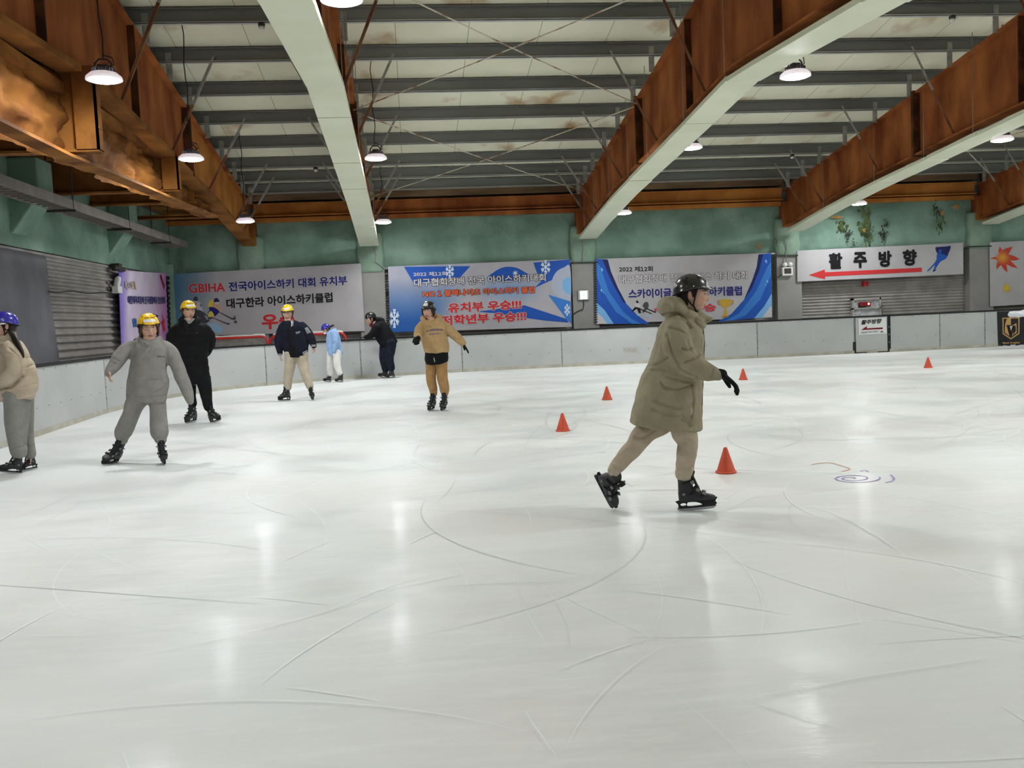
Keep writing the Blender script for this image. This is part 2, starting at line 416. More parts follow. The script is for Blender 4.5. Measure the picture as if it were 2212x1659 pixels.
def ice_material():
    m = bpy.data.materials.new('ice'); m.use_nodes = True; nt = m.node_tree; N = nt.nodes; L = nt.links; b = bsdf(m)
    geo = N.new('ShaderNodeNewGeometry')
    def noise(scale, vec, det=5, rough=0.55, dist=0.0):
        n = N.new('ShaderNodeTexNoise'); n.inputs['Scale'].default_value = scale; n.inputs['Detail'].default_value = det
        n.inputs['Roughness'].default_value = rough; n.inputs['Distortion'].default_value = dist; L.new(vec, n.inputs['Vector']); return n.outputs[0]
    def mapping(rot, sc):
        q = N.new('ShaderNodeMapping'); q.inputs['Rotation'].default_value = (0, 0, rot); q.inputs['Scale'].default_value = sc
        L.new(geo.outputs['Position'], q.inputs['Vector']); return q.outputs[0]
    def ramp(val, a, c, ca=(0, 0, 0, 1), cc=(1, 1, 1, 1)):
        r = N.new('ShaderNodeValToRGB'); r.color_ramp.elements[0].position = a; r.color_ramp.elements[1].position = c
        r.color_ramp.elements[0].color = ca; r.color_ramp.elements[1].color = cc; L.new(val, r.inputs[0]); return r.outputs[0]
    def mix(fac, a, c, mode='MIX'):
        q = N.new('ShaderNodeMix'); q.data_type = 'RGBA'; q.blend_type = mode
        if isinstance(fac, float): q.inputs[0].default_value = fac
        else: L.new(fac, q.inputs[0])
        if isinstance(a, tuple): q.inputs[6].default_value = a
        else: L.new(a, q.inputs[6])
        if isinstance(c, tuple): q.inputs[7].default_value = c
        else: L.new(c, q.inputs[7])
        return q.outputs[2]
    def mul(a, k):
        q = N.new('ShaderNodeMath'); q.operation = 'MULTIPLY'; L.new(a, q.inputs[0])
        if isinstance(k, float): q.inputs[1].default_value = k
        else: L.new(k, q.inputs[1])
        return q.outputs[0]
    base = mix(ramp(noise(0.45, geo.outputs['Position'], 3), 0.34, 0.7), lin((226, 229, 228)), lin((229, 227, 225)))
    base = mix(mul(ramp(noise(0.7, mapping(0.3, (1, 1, 1)), 4), 0.42, 0.62), 0.5), base, lin((223, 230, 230)))
    # frosty scuffed patches, darker wet patches
    frost = mul(ramp(noise(2.2, mapping(0.55, (0.45, 1.6, 1)), 5, 0.6, 0.6), 0.45, 0.8), ramp(noise(0.3, mapping(1.1, (1, 1, 1)), 2), 0.4, 0.62))
    base = mix(mul(frost, 0.5), base, lin((243, 244, 244)))
    dark = mul(ramp(noise(2.4, mapping(-0.35, (0.35, 1.5, 1)), 4, 0.55, 0.8), 0.5, 0.86), ramp(noise(0.22, mapping(2.1, (1, 1, 1)), 2), 0.36, 0.66))
    base = mix(mul(dark, 0.12), base, lin((202, 206, 208)))
    # fine scuffing left by blades, in two directions
    fine = mul(ramp(noise(9.0, mapping(0.5, (0.35, 1.7, 1)), 4, 0.7), 0.46, 0.74), ramp(noise(0.5, mapping(0.2, (1, 1, 1)), 2), 0.36, 0.66))
    base = mix(mul(fine, 0.4), base, lin((204, 208, 210)))
    fine2 = mul(ramp(noise(7.0, mapping(-0.7, (0.3, 1.8, 1)), 4, 0.7), 0.5, 0.74), ramp(noise(0.4, mapping(1.2, (1, 1, 1)), 2), 0.38, 0.66))
    base = mix(mul(fine2, 0.5), base, lin((246, 247, 247)))
    L.new(base, b.inputs['Base Color'])
    rr = N.new('ShaderNodeMapRange'); rr.inputs[3].default_value = 0.3; rr.inputs[4].default_value = 0.6
    L.new(ramp(noise(0.6, mapping(0.9, (1, 1.5, 1)), 3, 0.6), 0.42, 0.62), rr.inputs[0]); L.new(rr.outputs[0], b.inputs['Roughness'])
    b.inputs['Specular IOR Level'].default_value = 0.14; b.inputs['Coat Weight'].default_value = 0.035; b.inputs['Coat Roughness'].default_value = 0.09; b.inputs['Coat IOR'].default_value = 1.31
    bp = N.new('ShaderNodeBump'); bp.inputs['Strength'].default_value = 0.35; bp.inputs['Distance'].default_value = 0.004
    L.new(noise(9.0, mapping(0.5, (0.6, 1.8, 1)), 4, 0.6), bp.inputs['Height']); L.new(bp.outputs[0], b.inputs['Normal']); L.new(bp.outputs[0], b.inputs['Coat Normal'])
    return m
M['ice'] = ice_material()
mb = MB(); mb.box((XL - 0.3, YN - 0.3, -0.2), (XR + 0.3, YW + 0.3, 0.0))
floor = structure('floor', mb, M['ice'])
floor['label'] = 'scratched white ice of the rink'

def ceiling_material():
    m = pmat('roof_panels', (228, 226, 200), (236, 234, 210), scale=0.8, rough=0.6, spec=0.3)
    nt = m.node_tree; N = nt.nodes; L = nt.links; b = bsdf(m); src = b.inputs['Base Color'].links[0].from_socket
    geo = N.new('ShaderNodeNewGeometry'); sx = N.new('ShaderNodeSeparateXYZ'); L.new(geo.outputs['Position'], sx.inputs[0])
    md = N.new('ShaderNodeMath'); md.operation = 'PINGPONG'; md.inputs[1].default_value = 0.69; L.new(sx.outputs[0], md.inputs[0])
    ls = N.new('ShaderNodeMath'); ls.operation = 'LESS_THAN'; ls.inputs[1].default_value = 0.006; L.new(md.outputs[0], ls.inputs[0])
    mx = N.new('ShaderNodeMix'); mx.data_type = 'RGBA'; L.new(ls.outputs[0], mx.inputs[0]); mx.inputs[7].default_value = lin((146, 143, 122))
    # rust-water stains, more of them beside the rafters
    nz = N.new('ShaderNodeTexNoise'); nz.inputs['Scale'].default_value = 0.9; nz.inputs['Detail'].default_value = 5
    mp = N.new('ShaderNodeMapping'); mp.inputs['Scale'].default_value = (1, 0.7, 1); L.new(geo.outputs['Position'], mp.inputs[0]); L.new(mp.outputs[0], nz.inputs['Vector'])
    rp = N.new('ShaderNodeValToRGB'); rp.color_ramp.elements[0].position = 0.6; rp.color_ramp.elements[1].position = 0.76
    L.new(nz.outputs[0], rp.inputs[0])
    m2 = N.new('ShaderNodeMix'); m2.data_type = 'RGBA'; L.new(rp.outputs[0], m2.inputs[0]); L.new(src, m2.inputs[6]); m2.inputs[7].default_value = lin((172, 128, 78))
    L.new(m2.outputs[2], mx.inputs[6]); L.new(mx.outputs[2], b.inputs['Base Color'])
    return m
M['roof'] = ceiling_material()
mb = MB()
for y0, y1 in ((YN - 0.2, YR), (YR, YW + 0.5)):
    a, c = z_roof(y0), z_roof(y1)
    P = [(XL-0.3, y0, a), (XR+0.3, y0, a), (XR+0.3, y1, c), (XL-0.3, y1, c)]
    mb.add(P + [(x, y, z + 0.12) for x, y, z in P], [(0, 1, 2, 3), (7, 6, 5, 4), (0, 4, 5, 1), (1, 5, 6, 2), (2, 6, 7, 3), (3, 7, 4, 0)])
structure('ceiling', mb, M['roof'])

# far wall: corrugated lower cladding, spray-foamed upper band that bulges between pilasters
def foam_band(a0, a1, z0, z1, place, n=140, nz=26, amp=0.05, seed=0, bays=None):
    mb = MB(); V = []
    for j in range(nz + 1):
        for i in range(n + 1):
            a = a0 + (a1 - a0)*i/n; z = z0 + (z1 - z0)*j/nz
            d = 0.0
            if bays:
                for b0, b1 in bays:
                    if b0 <= a <= b1:
                        t = (a - b0)/(b1 - b0); s = (z - z0)/(z1 - z0)
                        d += 0.13*(math.sin(math.pi*t)**0.35)*(math.sin(math.pi*min(1, max(0, s)))**0.5)
            d += amp*mnoise.fractal(Vector((a*0.9 + seed, z*1.6, seed)), 1.0, 2.0, 4)
            V.append(place(a, z, d))
    F = [(j*(n+1)+i, j*(n+1)+i+1, (j+1)*(n+1)+i+1, (j+1)*(n+1)+i) for j in range(nz) for i in range(n)]
    mb.add(V, F, True); return mb
def ribs(a0, a1, z0, z1, pitch, amp, place):
    mb = MB(); k = int((z1 - z0)/pitch*8); V = []; F = []
    for j in range(k + 1):
        z = z0 + (z1 - z0)*j/k; ph = (z - z0)/pitch % 1.0
        d = amp*(1 if 0.15 < ph < 0.5 else -1 if 0.65 < ph else (2*(ph/0.15) - 1 if ph <= 0.15 else 1 - 2*(ph - 0.5)/0.15))
        V += [place(a0, z, d), place(a1, z, d)]
        if j: F.append((2*j-2, 2*j-1, 2*j+1, 2*j))
    mb.add(V, F); return mb
mb = MB(); mb.box((XL - 0.3, YW + 0.12, 0), (XR + 0.3, YW + 0.3, 7.2))
wf = structure('wall_far', mb, M['pilaster_grey'])
bays = [(a + 0.3, b - 0.3) for a, b in zip([XL] + XB, XB + [XR])]
obj('spray_foam', foam_band(XL, XR, 3.02, 4.62, lambda a, z, d: (a, YW - d, z), n=420, bays=bays), M['foam_green'], wf)
obj('corrugated_cladding', ribs(XL, XR, 0.0, 3.06, 0.095, 0.018, lambda a, z, d: (a, YW - d + 0.05, z)), M['cladding'], wf)
mb = MB(); mb.box((XL - 0.3, YN - 0.3, 0), (XL - 0.1, YW + 0.3, 7.4))
wl = structure('wall_left', mb, M['pilaster_grey'])
obj('spray_foam', foam_band(YN, YW, 3.08, 4.75, lambda a, z, d: (XL + d, a, z), n=260, amp=0.04, seed=5), M['foam_green'], wl)
obj('corrugated_cladding', ribs(YN, YW, 0.0, 3.14, 0.15, 0.026, lambda a, z, d: (XL + d - 0.06, a, z)), M['cladding'], wl)
mb = MB(); mb.box((XR, YN - 0.3, 0), (XR + 0.2, YW + 0.3, 7.4)); structure('wall_right', mb, M['foam_green'])
mb = MB(); mb.box((XL - 0.3, YN - 0.3, 0), (XR + 0.3, YN - 0.1, 7.4)); structure('wall_near', mb, M['pilaster_grey'])
# pilasters: grey below, foamed green above
for k, X in enumerate(XB):
    hw = 0.37 if k else 0.36
    mb = MB(); mb.box((X - hw - 0.02, YW - 0.24, 0), (X + hw + 0.02, YW + 0.1, 2.98 + 0.05*(k == 1)))
    p = structure('trim_%d' % (k + 1), mb, M['pilaster_grey'], bevel=0.01)
    V = []; 
    mb = MB(); rings = []
    for j in range(13):
        z = 2.97 + 1.12*j/12; w = hw + 0.012*math.sin(j*1.3 + k) + 0.02*math.sin(math.pi*j/12); dd = 0.27 + 0.015*math.sin(j*0.9 + 2*k)
        pr = [(X - w, YW + 0.1), (X - w, YW - dd + 0.1), (X - w + 0.08, YW - dd), (X + w - 0.08, YW - dd), (X + w, YW - dd + 0.1), (X + w, YW + 0.1)]
        rings.append([(x, y, z) for x, y in pr])
    mb.loft(rings); obj('foam_column', mb, M['foam_green_light'], p)
# green corner post
mb = MB(); q = onY(365, 660, YW - 0.3); mb.box((XL, YW - 0.42, 0), (XL + 0.16, YW - 0.2, 3.4)); structure('trim_7', mb, M['foam_green'], bevel=0.015)
# window ledge trim above the banners (pale pipe) and dark gap lines
for k in range(1, 4):
    a, b = XB[k] + 0.36, XB[k+1] - 0.36
    mb = MB(); mb.tube([(a, YW - 0.14, 3.06), (b, YW - 0.14, 3.06)], 0.035, 10); structure('trim_%d' % (7 + k), mb, M['galv'])

# mould blooms on the fourth bay's foam
FW = Sheet((0, YW - 0.2, 0), (0, -1, 0))
def blob(mb, cx, cy, rx, ry, seed, surf_y, n=22):
    pts = []
    for k in range(n):
        a = 2*math.pi*k/n; r = 0.7 + 0.55*mnoise.noise(Vector((math.cos(a)*1.7 + seed, math.sin(a)*1.7, seed*0.7)))
        pts.append((cx + rx*r*math.cos(a), cy + ry*r*math.sin(a)))
    return pts

# ------------------------------------------------------------------ rust-red rafters with webs, flanges, stiffeners, splice plates
ORD = ['left-end', 'second', 'third', 'fourth', 'fifth', 'sixth']
RAFT_LABEL = ['orange foam-spattered rafter at the far left, nearest the left wall', 'rusty rafter left of centre, mostly hidden behind its cream panel strip',
              'deep rusty rafter right of centre with a cream panel strip below', 'rusty rafter on the right running towards the fourth grey pilaster',
              'rusty rafter at the right edge ending over the maple leaf banner', 'rusty rafter beyond the right edge of the photo']
YS = [12.36, 13.91, 15.46, 17.02, 18.55, 20.13, 21.69, 23.26, 24.78, 25.88, 26.95]
rafters = []
def plate(mb, X, t, ys, zl, zh):
    V = []
    for y in ys: V += [(X - t, y, zl(y)), (X + t, y, zl(y)), (X + t, y, zh(y)), (X - t, y, zh(y))]
    mb.loft([V[4*i:4*i+4] for i in range(len(ys))], smooth=False)
for k, X in enumerate(XB[:5]):
    r = empty('rafter', (X, YW - 0.1, z_bot(YW)), RAFT_LABEL[k], 'roof beam', 'rusty roof rafters'); rafters.append(r)
    ys = [-2.9, 2, 5, 9.9, 11.5, 13.3, 14, 16, 18, 20, 21.5, 23, 25, 26.3, 27.45]
    if k:
        mb = MB(); plate(mb, X, 0.012, ys, z_bot, z_top); obj('web', mb, M['rust'], r)
    else:   # the far end of the first rafter is coated in orange foam
        mb = MB(); plate(mb, X, 0.012, [y for y in ys if y <= 20], z_bot, z_top); obj('web', mb, M['rust'], r)
        mb = MB(); plate(mb, X, 0.03, [y for y in ys if y >= 20], z_bot, z_top); obj('web', mb, M['eave'], r)
    mb = MB(); plate(mb, X, 0.15 if k else 0.17, ys, lambda y: z_bot(y) - (0.02 if k else 0.05), lambda y: z_bot(y) + (0.012 if k else 0.04)); obj('bottom_flange', mb, M['foam_orange' if k == 0 else 'rust'], r)
    mb = MB(); plate(mb, X, 0.13, ys, lambda y: z_top(y), lambda y: z_top(y) + 0.03); obj('top_flange', mb, M['rust'], r)
    if k == 1:   # a torn flap of rusty sheet hangs from the web
        mb = MB(); P = [onX(px, py, X + 0.14) for px, py in ((752, 120), (766, 128), (774, 148), (783, 162), (781, 170), (776, 176), (774, 188), (785, 190), (784, 204), (789, 214), (786, 221), (770, 230), (760, 190))]
        V = P + [q + np.array([-0.015, 0, 0]) for q in P]; n_ = len(P); mb.add(V, [tuple(range(n_)), tuple(range(2*n_ - 1, n_ - 1, -1))] + [(i, (i+1) % n_, (i+1) % n_ + n_, i + n_) for i in range(n_)]); obj('torn_sheet', mb, M['rust'], r)
    for y in ((12.4, 16.4) if k != 1 else (12.4, 17.2, 23.9)):
        mb = MB(); mb.box((X - 0.13, y - 0.012, z_bot(y)), (X + 0.13, y + 0.012, z_top(y))); obj('stiffener', mb, M['rust_dark'], r)
    mb = MB(); y = 20.0
    mb.box((X - 0.17, y - 0.05, z_bot(y) - 0.04), (X + 0.17, y + 0.05, z_top(y) + 0.06))
    for s in (-1, 1):
        for j in range(6):
            z = z_bot(y) + 0.12 + j*(z_top(y) - z_bot(y) - 0.2)/5; mb.ell((X + s*0.1, y - 0.06, z), (0.025, 0, 0), (0, 0.02, 0), (0, 0, 0.025), 8, 6)
    obj('splice_plate', mb, M['rust_dark'], r)
    for y in YS:
        mb = MB(); x = X - 0.16 if k in (2, 3, 4) else X + 0.16
        mb.box((x - 0.055, y - 0.02, z_top(y) - 0.02), (x + 0.055, y + 0.005, z_purlin(y) + 0.2)); obj('cleat', mb, M['galv' if y > 17 else 'brace'], r)
    mb = MB(); mb.box((X - 0.2, YW - 0.35, z_bot(YW) - 0.02), (X + 0.2, YW - 0.02, z_bot(YW) + 0.75)); obj('end_block', mb, M['rust' if k else 'foam_orange'], r, bevel=0.02)

# grey C-section purlins
NTH = ['nearest the far wall', 'second from the far wall', 'third from the far wall', 'fourth from the far wall', 'fifth from the far wall', 'sixth from the far wall',
       'seventh from the far wall', 'eighth from the far wall, highest in view', 'ninth from the far wall', 'tenth from the far wall', 'eleventh from the far wall']
for k, y in enumerate(YS):
    z = z_purlin(y); mb = MB()
    mb.box((XL, y, z), (XR, y + 0.012, z + 0.27)); mb.box((XL, y - 0.07, z - 0.004), (XR, y + 0.01, z + 0.012), 1); mb.box((XL, y - 0.07, z + 0.258), (XR, y, z + 0.27)); mb.box((XL, y - 0.07, z), (XR, y - 0.06, z + 0.03), 1)
    obj('purlin', mb, [M['purlin'], M['lip']], None, 'long grey steel roof purlin, ' + NTH[10 - k], 'purlin', 'grey roof purlins')

# brown eave beams along the top of the far wall
EAVE = ['left corner bay', 'wide-worded white banner bay', 'blue snowflake banner bay', 'trophy banner bay', 'red arrow banner bay', 'maple leaf banner bay']
for k in range(6):
    a = (XL if k == 0 else XB[k-1] + 0.16); b = XB[k] - 0.16 if k < 6 else XR
    e = empty('eave_beam', ((a+b)/2, YW - 0.15, 4.5), 'rust-brown eave beam on top of the far wall over the ' + EAVE[k], 'eave beam', 'eave beams on the far wall')
    m_ = M['eave' if k in (0, 1, 3, 4) else 'rust']
    mb = MB(); mb.box((a, YW - 0.16, 4.68), (b, YW - 0.13, 5.02)); obj('web', mb, m_, e)
    mb = MB(); mb.box((a, YW - 0.28, 5.0), (b, YW - 0.02, 5.03)); mb.box((a, YW - 0.28, 4.66), (b, YW - 0.02, 4.69)); obj('flange', mb, m_, e)
    mb = MB(); mb.box((a, YW - 0.2, 4.5), (b, YW - 0.02, 4.63)); obj('sill_channel', mb, m_, e, bevel=0.01)
    mb = MB(); mb.box((a, YW - 0.3, 5.1), (b, YW + 0.05, 5.46)); obj('gutter_plate', mb, M['gutter'], e)

# knee braces from purlins down to the rafters' bottom flanges
BY = [13.91, 17.02 - 1.55, 18.55, 21.69, 24.78, 25.88]
SIDE = {-1: 'left', 1: 'right'}
BN = ['', 'highest one', 'second from the top', 'third from the top', 'second nearest the far wall', 'nearest the far wall']
for k, X in enumerate(XB[:5]):
    for s in (-1, 1):
        if k == 0 and s < 0: continue
        for j, y in enumerate(BY[1:], 1):
            p = np.array([X + s*1.0, y - 0.03, z_purlin(y) + 0.12]); q = np.array([X + s*0.1, y - 0.03, z_bot(y) + 0.05])
            mb = MB(); d = (q - p)/np.linalg.norm(q - p); r = np.cross(d, (0, 1, 0)); cut = p + (q - p)*(0.5 if j > 1 else 0.25)
            for a_, b_, mi_ in ((p, cut, 1), (cut, q, 0)):
                mb.bar(a_, b_, 0.045, 0.008, up=(0, 1, 0), mi=mi_); mb.bar(a_ + r*0.02 + np.array([0, 0.02, 0]), b_ + r*0.02 + np.array([0, 0.02, 0]), 0.008, 0.045, up=(0, 1, 0), mi=mi_)
            obj('knee_brace', mb, [M['brace'], M['galv']], None, 'half-rusted brace %s of the %s rafter, %s' % (SIDE[s], ORD[k], BN[j]), 'brace', 'angle braces under the purlins')

# crossed tie rods
def rods(kb, nm):
    xa, xb = XB[kb] + 0.06, XB[kb+1] - 0.06
    N0, N1, N2 = (14.0, z_top(14) - 0.2), (20.0, z_top(20) - 0.12), (26.6, z_top(26.6) - 0.05)
    for A, B, wh in ((N0, N1, 'upper'), (N1, N2, 'lower')):
        for (p, q, dr) in (((xa, *A), (xb, *B), 'falling to the right'), ((xb, *A), (xa, *B), 'falling to the left')):
            mb = MB(); n = 8; pts = [np.array(p) + (np.array(q) - np.array(p))*t/n - np.array([0, 0, 0.05*math.sin(math.pi*t/n)]) for t in range(n+1)]
            if (kb, wh, dr) == (3, 'upper', 'x'): continue
            mb.tube(pts, 0.013, 8); obj('tie_rod', mb, M['rod'], None, 'rusty rod of the %s cross %s, %s' % (wh, nm, dr), 'tie rod', 'crossed roof tie rods')
rods(1, 'between second and third rafters'); rods(4, 'beyond the fifth rafter') if False else rods(3, 'between fourth and fifth rafters')

# cream panel strips hung under the rafters
ZS = [(-2, 3.95), (5, 4.4), (9.6, 4.67), (14, 4.95), (18, 4.62), (22, 4.28), (25, 3.94), (26.95, 3.68)]
CUTS = {1: [2, 9.6, 14.0, 15.5, 18.4, 20.6, 22.6, 24.6, 25.9, 27.0], 2: [2, 9.8, 14.1, 16.3, 18.9, 20.6, 22.6, 24.6, 26.0, 27.0], 3: [2, 9.8, 14.1, 17.6, 19.4, 21.6, 24.4, 27.0], 4: [2, 9.8, 14.1, 18.0, 21.5, 25.0, 27.0]}
ST_L = {1: 'cream panel strip hung left of centre, bent and gapped near the far wall', 2: 'long cream panel strip slanting right of centre above the green coat skater',
        3: 'cream panel strip on the right reaching down to the fourth grey pilaster', 4: 'short visible cream panel strip at the right edge over the leaf banner'}
for k in (1, 2, 3, 4):
    X = XB[k]; cu = CUTS[k]; st = empty('panel_strip', (X, cu[-1], interp(ZS, cu[-1])), ST_L[k], 'panel strip', 'cream strips under the rafters')
    dx0 = 0.06 if k > 1 else 0.0
    for i in range(len(cu) - 1):
        a, b = cu[i] + 0.012, cu[i+1] - 0.012; w = 0.27
        j0, j1 = random.uniform(-0.012, 0.012), random.uniform(-0.012, 0.012)
        ya = [a + (b - a)*t/4 for t in range(5)]; rings = []
        for t, y in enumerate(ya):
            z = interp(ZS, y) + j0*(1 - t/4) + j1*t/4; rings.append([(X + dx0 - w, y, z), (X + dx0 + w, y, z), (X + dx0 + w, y, z + 0.075), (X + dx0 - w, y, z + 0.075)])
        mb = MB(); mb.loft(rings, smooth=False); obj('panel', mb, M['strip'], st, bevel=0.006)
        mb = MB(); mb.tube([(X + dx0 - w + 0.02, a + 0.1, interp(ZS, a) + 0.06), (X + dx0 - w + 0.02, a + 0.1, z_purlin(a))], 0.006, 6, round_ends=False); mb.tube([(X + dx0 + w - 0.02, a + 0.1, interp(ZS, a) + 0.06), (X + dx0 + w - 0.02, a + 0.1, z_purlin(a))], 0.006, 6, round_ends=False); obj('hanger_wire', mb, M['wire'], st)

# left end: tie beam, cross beams and foamed soffit between the first rafter and the left wall
def lumpy_plate(ys, z0f, z1f, X, amp, nz=14, seed=0, n=120, side=1):
    mb = MB(); V = []
    for j in range(nz + 1):
        for i in range(n + 1):
            y = ys[0] + (ys[1] - ys[0])*i/n; z = z0f(y) + (z1f(y) - z0f(y))*j/nz
            d = amp*(1.3*mnoise.fractal(Vector((y*0.9, z*2.6, seed)), 0.8, 2.2, 6) + 0.8*math.sin(math.pi*j/nz)) + 0.035*abs(mnoise.noise(Vector((y*3.2 + z*2, z*7.0, 3.0 + seed))))
            V.append((X + side*d, y, z))
    F = [(j*(n+1)+i, j*(n+1)+i+1, (j+1)*(n+1)+i+1, (j+1)*(n+1)+i) for j in range(nz) for i in range(n)]
    mb.add(V, F, True); return mb
ZC = [(-2, 3.9), (13, 3.88), (16.5, 3.98), (22.5, 4.12), (23.2, 4.2)]
tb = empty('tie_beam', (XB[0], 22.6, 4.1), 'foam-coated orange tie beam below the far left rafter', 'beam')
obj('web', lumpy_plate((-2, 22.8), lambda y: interp(ZC, y), lambda y: z_bot(y), XB[0] - 0.3, 0.13, n=300, nz=26), M['foam_orange'], tb)
mb = MB(); plate(mb, XB[0] - 0.02, 0.13, [-2, 5, 10, 13, 16.5, 19.5, 22.9], lambda y: interp(ZC, y) - 0.03, lambda y: interp(ZC, y) + 0.01); obj('bottom_flange', mb, M['foam_orange'], tb)
mb = MB(); mb.box((XL, -2, 4.8), (XB[0] - 0.1, YW - 0.05, 4.95)); sof = structure('trim_11', mb, M['foam_orange'])
CBL = ['nearest crossbeam with a boxed lit end under the far left rafter', 'second crossbeam with a small lit end under the far left rafter', 'third crossbeam deep under the far left rafter', 'crossbeam nearest the far wall, left corner']
for i, (y, z0, ext) in enumerate(((13.6, 4.02, 0.32), (18.6, 4.18, 0.2), (21.2, 4.3, -0.1), (24.3, 4.4, -0.1))):
    cb = empty('cross_beam', (XL + 1, y, z0), CBL[i], 'beam', 'crossbeams of the left bay'); xe = XB[0] + ext
    zt = z_bot(y) + (0.0 if i < 2 else 0.05)
    mb = MB(); mb.box((XL, y - 0.012, z0), (xe - 0.02, y + 0.012, zt)); obj('web', mb, M['foam_orange'], cb)
    mb = MB(); mb.box((XL, y - 0.1, z0 - 0.02), (xe, y + 0.1, z0 + 0.015)); mb.box((XL, y - 0.1, zt), (xe, y + 0.1, zt + 0.02)); obj('flange', mb, M['foam_orange'], cb)
    if i < 2:
        mb = MB(); mb.box((xe - 0.3, y - 0.1, z0), (xe, y - 0.06, zt)); mb.box((xe - 0.03, y - 0.1, z0), (xe, y + 0.1, zt)); mb.box((xe, y - 0.07, z0 + 0.3), (xe + 0.012, y + 0.07, z0 + 0.33)); obj('end_plate', mb, M['foam_orange'], cb)

# ------------------------------------------------------------------ high-bay lamps
LAMPS = [(225, 172, 76, 'round high-bay lamp nearest the camera beside the far left orange rafter'),
         (413, 344, 54, 'middle high-bay lamp beside the far left orange rafter'),
         (530, 479, 40, 'high-bay lamp at the far end of the left rafter over the white banner'),
         (738, 0, 92, 'high-bay lamp cut by the top edge right of the bent cream strip'),
         (812, 343, 48, 'high-bay lamp hanging mid-way right of the bent cream strip'),
         (828, 481, 36, 'high-bay lamp at the far end right of the bent cream strip'),
         (1718, 165, 66, 'high-bay lamp hanging right of the long slanting cream strip, nearest'),
         (1495, 320, 45, 'high-bay lamp hanging right of the long slanting cream strip, middle'),
         (1347, 461, 36, 'high-bay lamp over the trophy banner at the end of the slanting strip'),
         (2165, 303, 46.5, 'high-bay lamp at the right edge under the fourth rafter'),
         (1856, 441, 33, 'high-bay lamp over the red arrow banner')]
LD = 0.44
def lamp(c, label, i):
    x, y, z = c; t = empty('high_bay_lamp', (x, y, z), label, 'lamp', 'round high-bay lamps'); ri = LD/2
    mb = MB(); mb.lathe((x, y, z), [(ri*0.86, -0.004), (ri*0.8, -0.016), (0.01, -0.026)], 20); obj('lens', mb, M['lens'], t)
    mb = MB(); mb.lathe((x, y, z), [(ri*0.86, -0.004), (ri, -0.006), (ri*0.97, 0.03), (ri*0.74, 0.075), (ri*0.6, 0.08), (ri*0.6, 0.02)], 32, cap=False); obj('reflector_ring', mb, M['skirt'], t)
    mb = MB(); mb.lathe((x, y, z), [(ri*0.56, 0.05), (ri*0.56, 0.12), (ri*0.5, 0.13), (0.01, 0.13)], 24)
    for k in range(18):
        a = 2*math.pi*k/18; d = np.array([math.cos(a), math.sin(a), 0]); mb.obox(np.array([x, y, z + 0.1]) + d*ri*0.56, d*0.02, np.cross(d, (0, 0, 1))*0.004, (0, 0, 0.035))
    mb.box((x - 0.06, y - 0.05, z + 0.12), (x + 0.06, y + 0.05, z + 0.18)); obj('heat_sink', mb, M['lamp_body'], t)
    mb = MB(); mb.tube([(x - 0.1, y, z + 0.1), (x - 0.1, y, z + 0.2), (x - 0.05, y, z + 0.25), (x + 0.05, y, z + 0.25), (x + 0.1, y, z + 0.2), (x + 0.1, y, z + 0.1)], 0.012, 8); obj('bracket', mb, M['dark_metal'], t)
    top = z_roof(y); n = 10
    mb = MB(); mb.tube([(x + 0.02*math.sin(k*1.7 + i), y + 0.02*math.cos(k*2.1), z + 0.25 + (top - z - 0.25)*k/n) for k in range(n+1)], 0.009, 6); mb.tube([(x + 0.05, y, z + 0.15), (x + 0.14, y, z + 0.18), (x + 0.12, y - 0.02, z + 0.26), (x, y, z + 0.3)], 0.008, 6); obj('cord', mb, M['cable'], t)
for i, (px, py, w, lb) in enumerate(LAMPS):
    lamp(atd(px, py, FOCAL*LD/w), lb, i)
HID = [(-3.6, 6.2, 4.3), (-3.4, 0.6, 4.1), (5.9, 6.6, 4.4), (5.9, 0.8, 4.1), (12.2, 11.6, 4.7), (12.2, 6.2, 4.5), (12.2, 0.8, 4.1), (18.6, 22, 4.3), (18.6, 16, 4.6), (18.6, 10, 4.6), (18.6, 4, 4.3), (24.8, 22, 4.3), (24.8, 15, 4.6), (24.8, 8, 4.5), (24.8, 1.5, 4.2)]
for i, c in enumerate(HID): lamp(c, 'round high-bay lamp outside the frame over the rest of the rink', i)
# smoke detectors
for (px, py, y, lb) in ((565, 54, 16.99, 'small heat detector on a purlin left of the bent cream strip'), (682, 366, 24.75, 'small heat detector beside the bent cream strip, low'), (2057, 38, 16.99, 'white heat detector on a purlin at upper right'), (1711, 338, 24.75, 'white heat detector between the third and fourth rafters')):
    c = onY(px, py, y); zz = z_purlin(y); mb = MB(); mb.lathe((c[0], y, zz), [(0.06, 0.0), (0.06, -0.05), (0.05, -0.06)], 16); mb.lathe((c[0], y, zz), [(0.055, -0.06), (0.05, -0.1), (0.02, -0.12)], 16, mi=1)
    obj('heat_detector', mb, [M['dark_metal'], M['white_plastic']], None, lb, 'detector', 'ceiling heat detectors')

